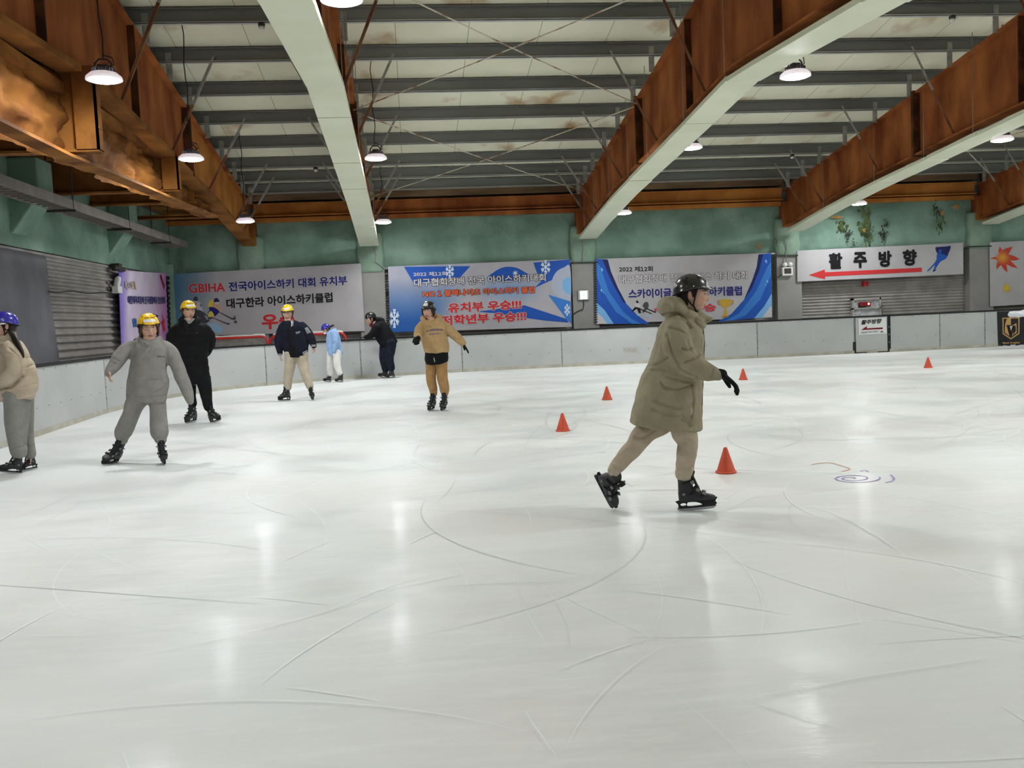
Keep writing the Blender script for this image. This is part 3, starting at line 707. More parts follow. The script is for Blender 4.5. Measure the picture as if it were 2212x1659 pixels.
# ------------------------------------------------------------------ rink boards
BH = 1.07
path = [(-5.62, -3.0), (-5.62, 4), (-5.62, 9), (-5.6, 13.1), (-5.72, 16.2), (-5.78, 18.6), (-5.5, 21.3), (-4.7, 23.3), (-3.55, 24.45), (-1.5, 25.55), (1.3, 26.05), (4.2, 26.0), (9.8, 25.62), (12.7, 25.42), (13.6, 25.36), (16.5, 25.2), (20, 25.02), (24, 24.8), (29.9, 24.5)]
curve = [np.array(p) for p in smooth_poly(path, 10, closed=False)]
arc = [0.0]
for a, b in zip(curve, curve[1:]): arc.append(arc[-1] + float(np.linalg.norm(b - a)))
def at_arc(s):
    for i in range(len(arc) - 1):
        if s <= arc[i+1]:
            t = (s - arc[i])/(arc[i+1] - arc[i]); p = curve[i]*(1-t) + curve[i+1]*t; d = curve[i+1] - curve[i]; d = d/np.linalg.norm(d); return p, d
    d = curve[-1] - curve[-2]; return curve[-1], d/np.linalg.norm(d)
def s_of(px, py):
    g = onZ(px, py)[:2]; return arc[min(range(len(curve)), key=lambda i: np.linalg.norm(curve[i] - g))] if False else min((np.linalg.norm(at_arc(s)[0] - g), s) for s in np.arange(0, arc[-1], 0.02))[1]
def s_px(px):
    """arc length where the foot of the boards crosses photo column px"""
    best = None
    for s in np.arange(8, arc[-1], 0.02):
        p, _ = at_arc(s); d = np.array([p[0], p[1], 0]) - C_O; z = d @ C_F
        if z < 1: continue
        x = W_PX/2 + FOCAL*(d @ C_R)/z
        if best is None or abs(x - px) < best[0]: best = (abs(x - px), s)
    return best[1]
gate_a, gate_b = s_px(1846), s_px(1921)
breaks = [0.0, 4.0, 8.0, 12.0, s_px(70), s_px(232), s_px(360), s_px(452), s_px(577), s_px(782), s_px(999), s_px(1215), s_px(1424), s_px(1637), gate_a, gate_b, s_px(2031), s_px(2128), s_px(2128) + 2.6, s_px(2128) + 5.4, arc[-1] - 0.1]
BL = ['white rink board out of frame on the near left', 'white rink board out of frame on the left', 'white rink board far left, outside the frame', 'white rink board at the left edge behind the puffer jacket skater',
      'white rink board between the puffer jacket and grey hoodie skaters', 'white corner board behind the grey hoodie skater', 'white corner board behind the black long-coat man', 'white curved board between the black-coat man and the varsity jacket boy',
      'white board behind the varsity jacket boy and the blue-jacket child', 'white board between the bent black-clad man and the khaki hoodie skater', 'white board right of the khaki hoodie skater', 'white board with a faint scuff mark left of the green coat skater', 'white board hidden partly by the green coat skater', 'white board left of the gate with the direction sign',
      'GATE', 'white board just right of the gate', 'narrow white board left of the black shield poster', 'white board carrying the black shield poster', 'white board out of frame past the poster', 'white board far out of frame on the right']
def wall_strip(mb, a, b, z0, z1, off0, off1, n=None, mi=0):
    n = n or max(1, int((b - a)/0.35)); rings = []
    for i in range(n + 1):
        p, d = at_arc(a + (b - a)*i/n); nr = np.array([d[1], -d[0]])   # towards the ice
        P = p + nr*off0; Q = p + nr*off1
        rings.append([(P[0], P[1], z0), (Q[0], Q[1], z0), (Q[0], Q[1], z1), (P[0], P[1], z1)])
    mb.loft(rings, smooth=False, mi=mi)
for i, (a, b) in enumerate(zip(breaks, breaks[1:])):
    p, d = at_arc((a + b)/2); g = BL[i] == 'GATE'
    e = empty('rink_gate' if g else 'rink_board', (p[0], p[1], 0), 'white rink gate with black edges below the direction sign' if g else BL[i], 'gate' if g else 'board', None if g else 'white rink boards')
    gap = 0.05 if g else 0.006
    mb = MB(); wall_strip(mb, a + gap, b - gap, 0.085, BH - 0.045, -0.06, 0.0)
    if not g:
        L_ = b - a
        for z, off in ((BH - 0.085, 0.3), (0.42, 0.55)):
            for q in np.arange(a + off*0.5, b, 0.55):
                c, dd = at_arc(q); nr = np.array([dd[1], -dd[0]]); mb.ell((c[0] + nr[0]*0.001, c[1] + nr[1]*0.001, z), (dd[0]*0.012, dd[1]*0.012, 0), (0, 0, 0.012), (nr[0]*0.006, nr[1]*0.006, 0), 8, 4, mi=1)
    obj('panel', mb, [M['board_white'], M['bolt']], e)
    mb = MB(); wall_strip(mb, a + gap, b - gap, 0.0, 0.085, -0.07, 0.008); obj('kick_strip', mb, M['kick'], e)
    mb = MB(); wall_strip(mb, a, b, BH - 0.045, BH, -0.12, 0.015); obj('cap_rail', mb, M['black_rubber'], e)
    mb = MB(); wall_strip(mb, a - 0.012, a + 0.012, 0.03, BH - 0.05, -0.06, 0.004, n=1)
    if not g:
        for z in (0.28, 0.5, 0.72): 
            c, dd = at_arc(a); nr = np.array([dd[1], -dd[0]]); mb.obox((c[0] + nr[0]*0.004, c[1] + nr[1]*0.004, z), (dd[0]*0.02, dd[1]*0.02, 0), (nr[0]*0.006, nr[1]*0.006, 0), (0, 0, 0.016))
    obj('joint_strip', mb, M['joint'], e)
    if g:
        for q in (a, b):
            mb = MB(); wall_strip(mb, q - 0.045, q + 0.045, 0.02 if q == b else 0.02, BH - 0.02 if q == b else 0.33, -0.05, 0.006, n=1); obj('edge_seal', mb, M['black_rubber'], e)
        mb = MB(); wall_strip(mb, a, b, 0.005, 0.03, -0.05, 0.01, n=1); obj('edge_seal', mb, M['black_rubber'], e)
def board_sheet(px, off=0.012):
    s = s_px(px); p, d = at_arc(s); nr = np.array([d[1], -d[0], 0.0]); return Sheet(np.array([p[0], p[1], 0]) + nr*off, nr)
# direction sign on the gate
bs = board_sheet(1883, 0.012)
q = [(1854, 688.5), (1914, 685.5), (1915.5, 720.5), (1855.5, 723)]
sg = bs.grid('gate_sign', q, lambda x, y: (226, 226, 227), None, 4, 4, mat='sheet')
tag(sg, 'small white sign with italic black Korean words and a red half arrow on the gate', 'sign')
bs.text('lettering', '활주방향', (1860.5, 701.5), (1904.5, 698), 10, (M['p_black'], M['p_black']), sg, bold=0.03, shear=0.25)
bs.poly('arrow', [(1860, 713), (1872.7, 704), (1872.3, 709.3), (1906.5, 707.3), (1906.8, 710.8)], M['p_maroon'], sg, 2)
bs.text('lettering', 'Happy! Fast Run!', (1859, 721), (1897, 718), 4.4, (M['p_greytext'], M['p_greytext']), sg, bold=0.02, shear=0.25)
bs.multi('emblem', [([(1900, 718.3), (1905, 713.6), (1909, 718)], 0, 0)], [M['p_greytext']], sg, 2)
# scuff on the board left of the green coat
bs2 = board_sheet(1362, 0.004)
mbx = []
for k in range(11):
    x = 1345 + k*2.9; mbx.append(([(x, 750 + (k % 3)), (x + 1.2, 750 + (k % 3)), (x + 2.6 + (k % 2), 757 + (k*7 % 5)), (x + 1.2, 758 + (k*5 % 4))], 0, 0))
sc = bs2.multi('scuff_mark', mbx, [M['kick']], None, 1); tag(sc, 'faint yellowish scuff streaks on the white board', 'scuff')
# black poster with gold shield
ps = board_sheet(2180, 0.012)
po = ps.grid('poster', [(2154, 673.5), (2248, 669), (2250, 747), (2156.5, 747.5)], lambda x, y: (30, 29, 33), None, 8, 6); tag(po, 'black poster with a gold shield crest and gold words on the rink boards', 'poster')
def T3(x, y): return (2120 + x/6.913, 520 + y/6.913)
sh = [(312, 1150), (440, 1148), (568, 1146), (566, 1390), (438, 1474), (316, 1392)]; sh2 = [(330, 1165), (440, 1163), (550, 1160), (550, 1378), (438, 1455), (332, 1380)]
ps.poly('crest', [T3(*p) for p in sh], M['p_vgold'], po, 1, 0, [[T3(*p) for p in sh2]])
ps.multi('crest', [([T3(*p) for p in [(346, 1360), (352, 1240), (372, 1180), (405, 1150), (436, 1128), (438, 1262), (360, 1268)]], 0, 0),
                   ([T3(*p) for p in [(346, 1370), (352, 1280), (372, 1262), (416, 1424)]], 0, 0),
                   ([T3(*p) for p in [(372, 1258), (430, 1260), (448, 1350), (448, 1424), (418, 1424)]], 1, 0),
                   ([T3(*p) for p in [(448, 1270), (520, 1230), (524, 1372), (450, 1424)]], 0, 0), ([T3(*p) for p in [(478, 1288), (508, 1262), (510, 1350), (468, 1408)]], 1, 0),
                   ([T3(*p) for p in [(392, 1276), (420, 1274), (440, 1352), (462, 1268), (494, 1262), (452, 1424), (424, 1424)]], 2, 0),
                   ([T3(*p) for p in [(420, 1276), (458, 1272), (440, 1350)]], 3, 0)],
         [M['p_vgold'], M['p_black'], M['p_black'], M['p_white']], po, 2)
ps.text('lettering', 'Black Knights', T3(312, 1550), T3(566, 1542), 5.5, (M['p_vgold'], M['p_vgold']), po, bold=0.03)
ps.multi('torn_edge', [([T3(*p) for p in [(250, 1585), (272, 1562), (300, 1578), (330, 1560), (420, 1570), (440, 1550), (500, 1552), (520, 1566), (590, 1550), (700, 1556), (900, 1560), (900, 1590), (420, 1580), (300, 1590)]], 0, 0)], [M['p_white']], po, 2)

# ------------------------------------------------------------------ far wall banners
FW = Sheet((0, YW - 0.3, 0), (0, -1, 0))
def T2(x, y): return (350 + x/4.424, 400 + y/4.424)
def T4(x, y): return (1240 + x/4.424, 430 + y/4.424)
def T5(x, y): return (1660 + x/4.007, 400 + y/4.007)
def TB(x, y): return (880 + x/6.144, 560 + y/6.144)
def PP(f, pts): return [f(*p) for p in pts]
def lacing(name, x0, y0, x1, y1, n, parent, dx=2.6):
    mb = MB()
    for k in range(n):
        t = (k + 0.5)/n; x = x0 + (x1 - x0)*t; y = y0 + (y1 - y0)*t; a = FW.at(x - dx, y + 1.2, 0.0); b = FW.at(x + dx, y - 0.6, 0.012); mb.tube([a, b], 0.017, 6)
    return obj(name, mb, M['black_rubber'], parent)
# 1: white banner with GBIHA words
def c1(x, y):
    base = (178, 174, 176); t = max(0, 1 - (x - 372)/95.0)*0.95 + max(0, min(1, (y - 650)/60))*max(0, 1 - (x - 372)/60)*0.2
    return lerp(base, (72, 118, 154), t)
b1 = FW.grid('banner', [(374, 592), (779.5, 569), (788, 715), (372, 727)], c1, None, 80, 30)
tag(b1, 'white hockey banner with red GBIHA letters, leftmost on the far wall', 'banner', 'banners on the far wall')
FW.text('lettering', 'GBIHA', T2(262, 1032), T2(606, 1020), 20, (M['p_red'], M['p_white']), b1, bold=0.028, outline=0.03)
FW.text('lettering', '전국아이스하키 대회 유치부', T2(640, 1018), T2(1772, 955), 21, (M['p_navy'], M['p_white']), b1, bold=0.035, outline=0.03)
FW.text('lettering', '대구한라 아이스하키클럽', T2(618, 1182), T2(1634, 1118), 22, (M['p_black'], M['p_white']), b1, bold=0.04, outline=0.03)
FW.text('lettering', '우승', T2(955, 1383), T2(1280, 1366), 34, (M['p_red'], M['p_white']), b1, bold=0.045, outline=0.03)
def T8(x, y): return (400 + x/13.825, 640 + y/13.825)
FW.multi('hockey_players', [
    (PP(T8, [(640, 820), (900, 790), (1130, 930), (1080, 1100), (830, 1060), (700, 900)]), 6, 0),
    (PP(T8, [(225, 170), (330, 140), (400, 170), (480, 230), (520, 400), (545, 500), (470, 500), (420, 410), (280, 410), (250, 280)]), 0, 4),
    (PP(T8, [(250, 60), (300, 10), (345, 10), (380, 60), (375, 130), (300, 150), (260, 130)]), 1, 4),
    (PP(T8, [(260, 420), (420, 410), (560, 480), (620, 540), (560, 580), (420, 570), (280, 560)]), 1, 3), (PP(T8, [(280, 560), (560, 580), (630, 680), (740, 720), (640, 800), (540, 820), (360, 700)]), 1, 3),
    (PP(T8, [(300, 190), (345, 190), (330, 270), (310, 290)]), 7, 0), (PP(T8, [(440, 250), (500, 240), (480, 330)]), 1, 0),
    (PP(T8, [(600, 540), (640, 550), (850, 640), (1230, 790), (1340, 800), (1310, 855), (1220, 825), (840, 660), (600, 570)]), 1, 0),
    (PP(T8, [(680, 240), (770, 110), (860, 130), (1050, 240), (1060, 440), (1000, 450), (880, 420), (760, 320), (690, 330)]), 2, 3),
    (PP(T8, [(830, 200), (1050, 230), (1060, 420), (960, 400), (840, 340)]), 5, 3),
    (PP(T8, [(720, 330), (860, 330), (1000, 420), (1010, 480), (880, 600), (700, 560), (690, 470), (730, 430)]), 3, 3),
    (PP(T8, [(700, 500), (770, 440), (840, 500), (860, 600), (700, 610)]), 2, 3), (PP(T8, [(670, 620), (800, 640), (830, 660), (700, 700)]), 1, 0),
    (PP(T8, [(860, 120), (900, 60), (970, 60), (1020, 130), (1020, 160), (870, 180)]), 4, 3), (PP(T8, [(880, 180), (1020, 165), (1010, 230), (920, 240)]), 0, 0),
    (PP(T8, [(1000, 470), (1040, 470), (1400, 650), (1440, 640), (1500, 570), (1520, 690), (1440, 705), (1380, 690)]), 1, 0),
    (PP(T8, [(1465, 750), (1500, 720), (1545, 740), (1550, 790), (1510, 808), (1470, 790)]), 1, 3)],
    [M['p_white'], M['p_dgrey'], M['p_yellow'], M['p_navy'], M['p_dnavy'], M['p_skin'], M['p_ice'], M['p_red']], b1, 2)
lacing('lacing', 368, 596, 366, 726, 16, b1)
# 2: blue snowflake banner
def c2(x, y):
    t = max(0, min(1, (y - 600)/95)); l = max(0, min(1, (1010 - (x + (y - 640)*0.75))/60))
    b = lerp((170, 170, 186), (34, 88, 160), t)
    k = lerp((180, 177, 183), b, l)
    m = max(0, 1 - ((x - 1100)/75)**2)*max(0, 1 - abs(y - 625)/34); k = lerp(k, (122, 156, 206), m*0.9)
    return k
b2 = FW.grid('banner', [(838, 576), (1231.5, 560), (1235, 706), (844, 718)], c2, None, 110, 42)
tag(b2, 'blue and white snowflake banner with red words behind the khaki hoodie skater', 'banner', 'banners on the far wall')
FW.multi('swooshes', [
    (PP(TB, [(-45, 100), (835, 92), (700, 240), (560, 250), (90, 330), (20, 210)]), 0, 0),
    (PP(TB, [(1060, 260), (1150, 170), (1250, 115), (1345, 100), (1450, 115), (1540, 160), (1620, 220), (1500, 260), (1300, 290)]), 0, 4),
    (PP(TB, [(1670, 45), (2158, 2), (2165, 190), (2000, 240), (1800, 330), (1690, 380), (1800, 260), (1720, 180)]), 0, 0),
    (PP(TB, [(2160, 105), (2080, 108), (1985, 160), (1925, 260), (1915, 380), (1970, 470), (2060, 530), (2165, 550)]), 2, 4),
    (PP(TB, [(2165, 250), (2100, 255), (2060, 300), (2060, 380), (2100, 440), (2165, 460)]), 1, 4),
    (PP(TB, [(1870, 470), (2165, 560), (2178, 860), (2100, 780)]), 3, 0),
    (PP(TB, [(930, 695), (1560, 612), (2110, 792), (2140, 840), (1840, 815), (1500, 770), (1200, 720)]), 0, 0)],
    [M['p_blue'], M['p_lblue'], M['p_swirl'], M['p_blue2']], b2, 1)
def flake(mb, sheet, cx, cy, rx, ry, layer=2, arms=6, w=0.18):
    for a in range(arms):
        t = math.pi*2*a/arms + math.pi/2; dx, dy = math.cos(t)*rx, math.sin(t)*ry; nx, ny = -math.sin(t)*rx*w*0.5, math.cos(t)*ry*w*0.5
        P = [(cx - nx, cy - ny), (cx + nx, cy + ny), (cx + dx + nx, cy + dy + ny), (cx + dx - nx, cy + dy - ny)]; mb.poly([sheet.at(*p, 0.004*layer + 0.0012*a) for p in P])
        for u in (0.5, 0.78):
            for sgn in (-1, 1):
                t2 = t + sgn*0.9; e = (cx + dx*u, cy + dy*u); f = (e[0] + math.cos(t2)*rx*0.36, e[1] + math.sin(t2)*ry*0.36); m_ = (-math.sin(t2)*rx*w*0.42, math.cos(t2)*ry*w*0.42)
                mb.poly([sheet.at(*p, 0.004*layer + 0.0012*a + 0.0003*(1 + (sgn > 0) + 2*(u > 0.6)) - 0.0005) for p in ((e[0]-m_[0], e[1]-m_[1]), (e[0]+m_[0], e[1]+m_[1]), (f[0]+m_[0], f[1]+m_[1]), (f[0]-m_[0], f[1]-m_[1]))])
for (cx, cy, rx, ry) in ((971.5, 586.5, 9, 14), (1178.5, 577, 10, 15), (852, 688, 10, 20), (1225, 669.5, 6, 12.5)):
    mb = MB(); flake(mb, FW, cx, cy, rx, ry); obj('snowflake', mb, M['p_flake'], b2)
mb = MB()
for a in range(8):
    t = math.pi*a/4; R1 = 7.5; c = (1113, 590); n_ = (-math.sin(t)*1.2, math.cos(t)*1.2); mb.poly([FW.at(c[0]+n_[0], c[1]+n_[1], 0.009 + a*0.0005), FW.at(c[0]+R1*math.cos(t), c[1]+R1*math.sin(t), 0.009 + a*0.0005), FW.at(c[0]-n_[0], c[1]-n_[1], 0.009 + a*0.0005)])
obj('star', mb, M['p_flake'], b2)
FW.text('lettering', '2022 제12회', TB(80, 228), TB(525, 218), 9.2, (M['p_grey'], M['p_grey']), b2, bold=0.02)
FW.text('lettering', '대구협회장배 전국 아이스하키대회', TB(88, 368), TB(1838, 292), 17.5, (M['p_white'], M['p_black']), b2, bold=0.03, outline=0.045)
FW.text('lettering', 'NO 1 블랙나이츠 아이스하키 클럽', TB(205, 506), TB(1690, 448), 14.5, (M['p_orange'], M['p_black']), b2, bold=0.035, outline=0.045)
FW.text('lettering', '유치부 우승!!!', TB(540, 715), TB(1515, 660), 21.5, (M['p_red'], M['p_white']), b2, bold=0.04, outline=0.04)
FW.text('lettering', '저학년부 우승!!!', TB(455, 880), TB(1580, 815), 21.5, (M['p_red'], M['p_white']), b2, bold=0.04, outline=0.04)
lacing('lacing', 834.5, 580, 838, 705, 24, b2)
# 3: trophy banner
b3 = FW.grid('banner', [(1287, 559.5), (1665.5, 546.5), (1668, 686), (1288.5, 699.5)], lambda x, y: (182, 179, 182), None, 20, 10)
tag(b3, 'white banner with blue side swooshes and a gold trophy, behind the green coat skater', 'banner', 'banners on the far wall')
FW.multi('swooshes', [
    (PP(T4, [(208, 572), (322, 578), (352, 690), (420, 850), (500, 1000), (605, 1110), (722, 1193), (216, 1193)]), 0, 0),
    (PP(T4, [(270, 576), (322, 578), (352, 690), (420, 850), (500, 1000), (470, 985), (380, 830), (320, 700)]), 1, 0),
    (PP(T4, [(208, 600), (250, 640), (330, 880), (470, 1080), (560, 1150), (640, 1193), (560, 1193), (400, 1080), (260, 860), (210, 720)]), 2, 0),
    (PP(T4, [(210, 985), (290, 1060), (380, 1193), (216, 1193)]), 3, 0), (PP(T4, [(212, 1080), (270, 1130), (320, 1193), (216, 1193)]), 4, 0),
    ], [M['p_blue'], M['p_dnavy'], M['p_blue2'], M['p_lblue'], M['p_white']], b3, 1)
FW.multi('swooshes', [
    (PP(T4, [(1762, 530), (1882, 516), (1892, 1124), (1372, 1172), (1500, 1100), (1625, 960), (1705, 770), (1745, 650)]), 0, 0),
    (PP(T4, [(1762, 530), (1808, 526), (1770, 680), (1700, 850), (1625, 960), (1705, 770), (1745, 650)]), 1, 0),
    (PP(T4, [(1884, 600), (1886, 720), (1780, 960), (1640, 1110), (1520, 1158), (1440, 1166), (1580, 1090), (1740, 880), (1850, 640)]), 2, 0),
    (PP(T4, [(1888, 900), (1891, 1000), (1820, 1130), (1720, 1140), (1820, 1020)]), 3, 0), (PP(T4, [(1890, 1010), (1892, 1124), (1800, 1132)]), 4, 0)],
    [M['p_blue'], M['p_dnavy'], M['p_blue2'], M['p_lblue'], M['p_white']], b3, 1)
FW.multi('sparkles', [(PP(T4, [(x, y), (x + w, y + w*1.2), (x + w*0.6, y + w*2.6), (x - w*0.5, y + w*1.2)]), 0, 0) for x, y, w in ((262, 655, 16), (258, 855, 14), (280, 885, 7), (1830, 575, 16), (1842, 770, 14), (1826, 810, 7))], [M['p_lblue']], b3, 2)
FW.text('lettering', '2022 제12회', T4(430, 697), T4(752, 692), 11.5, (M['p_black'], M['p_white']), b3, bold=0.02, outline=0.01)
FW.text('lettering', '대구협회장배 전국 아이스 하키 대회', T4(430, 808), T4(1655, 765), 18, (M['p_white'], M['p_black']), b3, bold=0.03, outline=0.03)
FW.text('lettering', '스카이이글스 아이스하키클럽', T4(520, 952), T4(1604, 920), 20.5, (M['p_navy'], M['p_white']), b3, bold=0.035, outline=0.02)
FW.text('lettering', '준우승', T4(990, 1085), T4(1358, 1072), 17, (M['p_red'], M['p_white']), b3, bold=0.035, outline=0.02)
FW.multi('trophy', [(PP(T4, [(1388, 962), (1440, 954), (1506, 960), (1500, 1005), (1470, 1035), (1452, 1042), (1456, 1062), (1466, 1080), (1456, 1100), (1470, 1118), (1418, 1122), (1434, 1100), (1428, 1080), (1440, 1062), (1438, 1042), (1408, 1025), (1392, 1000)]), 0, 0),
    (PP(T4, [(1388, 968), (1370, 974), (1372, 1000), (1396, 1018), (1394, 1010), (1380, 996), (1378, 980), (1390, 976)]), 1, 0), (PP(T4, [(1506, 966), (1524, 972), (1520, 998), (1496, 1014), (1498, 1006), (1512, 994), (1516, 978), (1504, 974)]), 1, 0),
    (PP(T4, [(1414, 1122), (1474, 1118), (1476, 1128), (1412, 1132)]), 1, 0)], [M['p_gold'], M['p_gold2']], b3, 2)
FW.multi('hockey_players', [(PP(T4, [(592, 975), (606, 970), (616, 985), (612, 998), (596, 996)]), 1, 3), (PP(T4, [(588, 998), (620, 1000), (632, 1040), (620, 1062), (582, 1058)]), 0, 3), (PP(T4, [(582, 1030), (630, 1040), (640, 1092), (618, 1092), (600, 1050), (556, 1078), (552, 1068)]), 1, 0),
    (PP(T4, [(680, 985), (700, 984), (710, 1000), (712, 1030), (690, 1058), (664, 1084), (650, 1080), (672, 1040), (656, 1030), (662, 1002)]), 2, 3), (PP(T4, [(620, 1040), (744, 1094), (742, 1100), (616, 1050)]), 1, 0), (PP(T4, [(690, 1040), (770, 1074), (778, 1064), (782, 1088), (766, 1084), (688, 1050)]), 1, 0),
    (PP(T4, [(605, 1095), (640, 1100), (625, 1120), (598, 1112)]), 3, 0), (PP(T4, [(664, 1100), (706, 1110), (718, 1126), (690, 1130)]), 3, 0), (PP(T4, [(800, 1035), (764, 1052), (768, 1062), (800, 1072), (802, 1066), (780, 1056), (802, 1044)]), 4, 0)],
    [M['p_white'], M['p_black'], M['p_dgrey'], M['p_ice'], M['p_red']], b3, 2)
lacing('lacing', 1285.5, 565, 1287, 698, 26, b3)
# 4: arrow banner
b4 = FW.grid('banner', [(1722, 541.5), (2080.5, 524.5), (2081, 592), (1722.5, 608.5)], lambda x, y: (182, 179, 181), None, 20, 8)
tag(b4, 'white banner with four big black Korean letters, a red arrow and a speed skater', 'banner', 'banners on the far wall')
for ch, x0, y0, x1, y1 in (('활', 522, 728, 640, 724), ('주', 734, 720, 852, 716), ('방', 952, 710, 1066, 706), ('향', 1160, 700, 1282, 694)):
    FW.text('lettering', ch, T5(x0, y0), T5(x1, y1), 35, (M['p_black'], M['p_black']), b4, bold=0.05)
FW.poly('arrow', PP(T5, [(348, 778), (487, 730), (489, 754), (1326, 714), (1327, 750), (490, 790), (490, 815)]), M['p_arrow'], b4, 2)
FW.multi('skater_print', [(PP(T5, [(1445, 540), (1475, 535), (1540, 530), (1575, 526), (1570, 560), (1556, 590), (1548, 612), (1500, 605), (1464, 590), (1450, 570)]), 0, 3), (PP(T5, [(1462, 590), (1545, 610), (1530, 640), (1490, 660), (1460, 700), (1440, 730), (1424, 742), (1440, 690), (1400, 728), (1372, 750), (1376, 738), (1430, 680), (1455, 640)]), 1, 2), (PP(T5, [(1470, 560), (1500, 556), (1490, 590), (1475, 600)]), 1, 0), (PP(T5, [(1420, 740), (1450, 728), (1446, 740), (1424, 750)]), 0, 0)], [M['p_dnavy'], M['p_blue'], ], b4, 2)
# 5: maple leaf banner
b5 = FW.grid('banner', [(2137.5, 523.5), (2330, 514), (2330, 650), (2139, 662)], lambda x, y: (182, 179, 181), None, 16, 10)
tag(b5, 'white banner with a red-orange maple leaf and a small yellow leaf at the right edge', 'banner', 'banners on the far wall')
LEAF = [(120, 272), (200, 240), (250, 240), (215, 205), (176, 182), (225, 205), (262, 215), (250, 160), (272, 85), (310, 145), (370, 110), (468, 88), (430, 150), (400, 205), (480, 225), (572, 275), (500, 298), (425, 290), (480, 345), (540, 412), (450, 390), (368, 350), (382, 420), (388, 475), (330, 425), (292, 362), (262, 390), (226, 432), (222, 370), (245, 300), (190, 272)]
def leaf(name, pts, cx, cy, R, parent, mid, edge):
    V, F = fill2d([[np.asarray(T3(*p)) for p in pts]]); Vn = []; mb = MB()
    bm = bmesh.new(); vv = [bm.verts.new((v[0], v[1], 0)) for v in V]
    for f in F:
        try: bm.faces.new([vv[i] for i in f])
        except ValueError: pass
    bmesh.ops.triangulate(bm, faces=bm.faces[:]); bmesh.ops.subdivide_edges(bm, edges=bm.edges[:], cuts=4, use_grid_fill=True); bmesh.ops.triangulate(bm, faces=bm.faces[:])
    bm.verts.index_update(); c = T3(cx, cy); P = [v.co.copy() for v in bm.verts]; FF = [[q.index for q in f.verts] for f in bm.faces]; bm.free()
    mb.add([FW.at(p.x, p.y, 0.008) for p in P], FF); o = obj(name, mb, M['print'], parent)
    put_cols(o.data, [lerp(mid, edge, (math.hypot(p.x - c[0], p.y - c[1])/R)**1.2) for p in P])
leaf('maple_leaf', LEAF, 310, 252, 17, b5, (226, 176, 60), (196, 66, 44))
leaf('maple_leaf', [(290, 712), (340, 695), (315, 670), (350, 680), (345, 632), (372, 665), (418, 635), (400, 685), (460, 708), (405, 718), (440, 765), (392, 745), (388, 792), (365, 748), (335, 770), (342, 725)], 368, 702, 14, b5, (226, 196, 50), (210, 160, 60))
FW.text('lettering', '전국', (2211, 583), (2250, 581), 20, (M['p_black'], M['p_white']), b5, bold=0.04)
# cord trimming and rods under banners
# purple banner on the left wall
LWS = Sheet((XL + 0.12, 0, 0), (1, 0, 0))
def T9(x, y): return (250 + x/9.217, 570 + y/9.217)
def c6(x, y):
    u = (x - 256)/104.0; s = 0.5 + 0.5*math.sin(x*0.33 + y*0.035) ; t = 0.5 + 0.5*math.sin(x*0.21 - y*0.05 + 1)
    k = lerp((108, 82, 196), (222, 212, 226), min(1, u/0.22)*0.9 + 0.1*s)
    if u > 0.3: k = lerp(k, (206, 172, 212), 0.45*s*max(0, min(1, (y - 590)/80)))
    k = lerp(k, (186, 116, 184), max(0, (u - 0.74)/0.26)*0.85 + 0.15*t*max(0, u - 0.4)); return k
b6 = LWS.grid('banner', [(256, 583.5), (358.5, 590.5), (363, 745), (262, 748)], c6, None, 60, 40)
tag(b6, 'purple and pink event banner on the left wall behind the grey hoodie skater', 'banner')
LWS.text('lettering', '대한체육회장배 전국생활체육 빙상대회', T9(235, 800), T9(978, 800), 18, (M['p_navy'], M['p_white']), b6, bold=0.03, outline=0.03)
LWS.text('lettering', '제12회', T9(170, 512), T9(345, 512), 18, (M['p_white'], M['p_maroon']), b6, bold=0.03, outline=0.02)
LWS.text('lettering', '빙상', T9(335, 1260), T9(415, 1255), 19, (M['p_blue2'], M['p_navy']), b6, bold=0.03, outline=0.02)
LWS.text('lettering', '우승', T9(470, 1065), T9(850, 1060), 6, (M['p_black'], M['p_black']), b6, bold=0.03)
LWS.multi('ribbon_print', [(PP(T9, [(890, 1170), (930, 1110), (905, 960), (945, 1080), (975, 1130), (960, 1190), (985, 1300), (940, 1370), (915, 1200)]), 0, 0), (PP(T9, [(345, 345), (375, 360), (385, 440), (405, 520), (375, 500)]), 1, 0), (PP(T9, [(870, 240), (900, 210), (930, 330), (970, 420), (960, 520)]), 2, 0)], [M['p_red'], M['p_gold2'], M['p_maroon']], b6, 2)
mb = MB()
for k in range(13):
    y = 600 + k*11; a = LWS.at(360.5 + k*0.3, y, 0.0); mb.obox(a + np.array([0.01, 0.11, 0]), (0.01, 0, 0), (0, 0.09, 0), (0, 0, 0.045))
obj('lacing', mb, M['black_rubber'], b6)

# ------------------------------------------------------------------ left wall fittings
LW2 = Sheet((XL + 0.1, 0, 0), (1, 0, 0))
mb = MB(); nn, mm = 40, 16; TLp, TRp, BRp, BLp = [np.array(q) for q in ((-70, 522), (96, 553), (126, 797), (-70, 850))]; V = []
for j in range(mm + 1):
    for i in range(nn + 1):
        a, b = i/nn, j/mm; p = (TLp*(1-a) + TRp*a)*(1-b) + (BLp*(1-a) + BRp*a)*b; V.append(LW2.at(p[0], p[1], 0.03 + 0.035*mnoise.noise(Vector((a*7 + b*1.5, b*1.2, 2)))))
mb.add(V, [(j*(nn+1)+i, (j+1)*(nn+1)+i, (j+1)*(nn+1)+i+1, j*(nn+1)+i+1) for j in range(mm) for i in range(nn)], True)
t_ = obj('tarpaulin', mb, M['tarp'], None, 'grey tarpaulin hung on the left wall beside the ribbed cladding', 'tarpaulin'); so = t_.modifiers.new('solid', 'SOLIDIFY'); so.thickness = 0.01
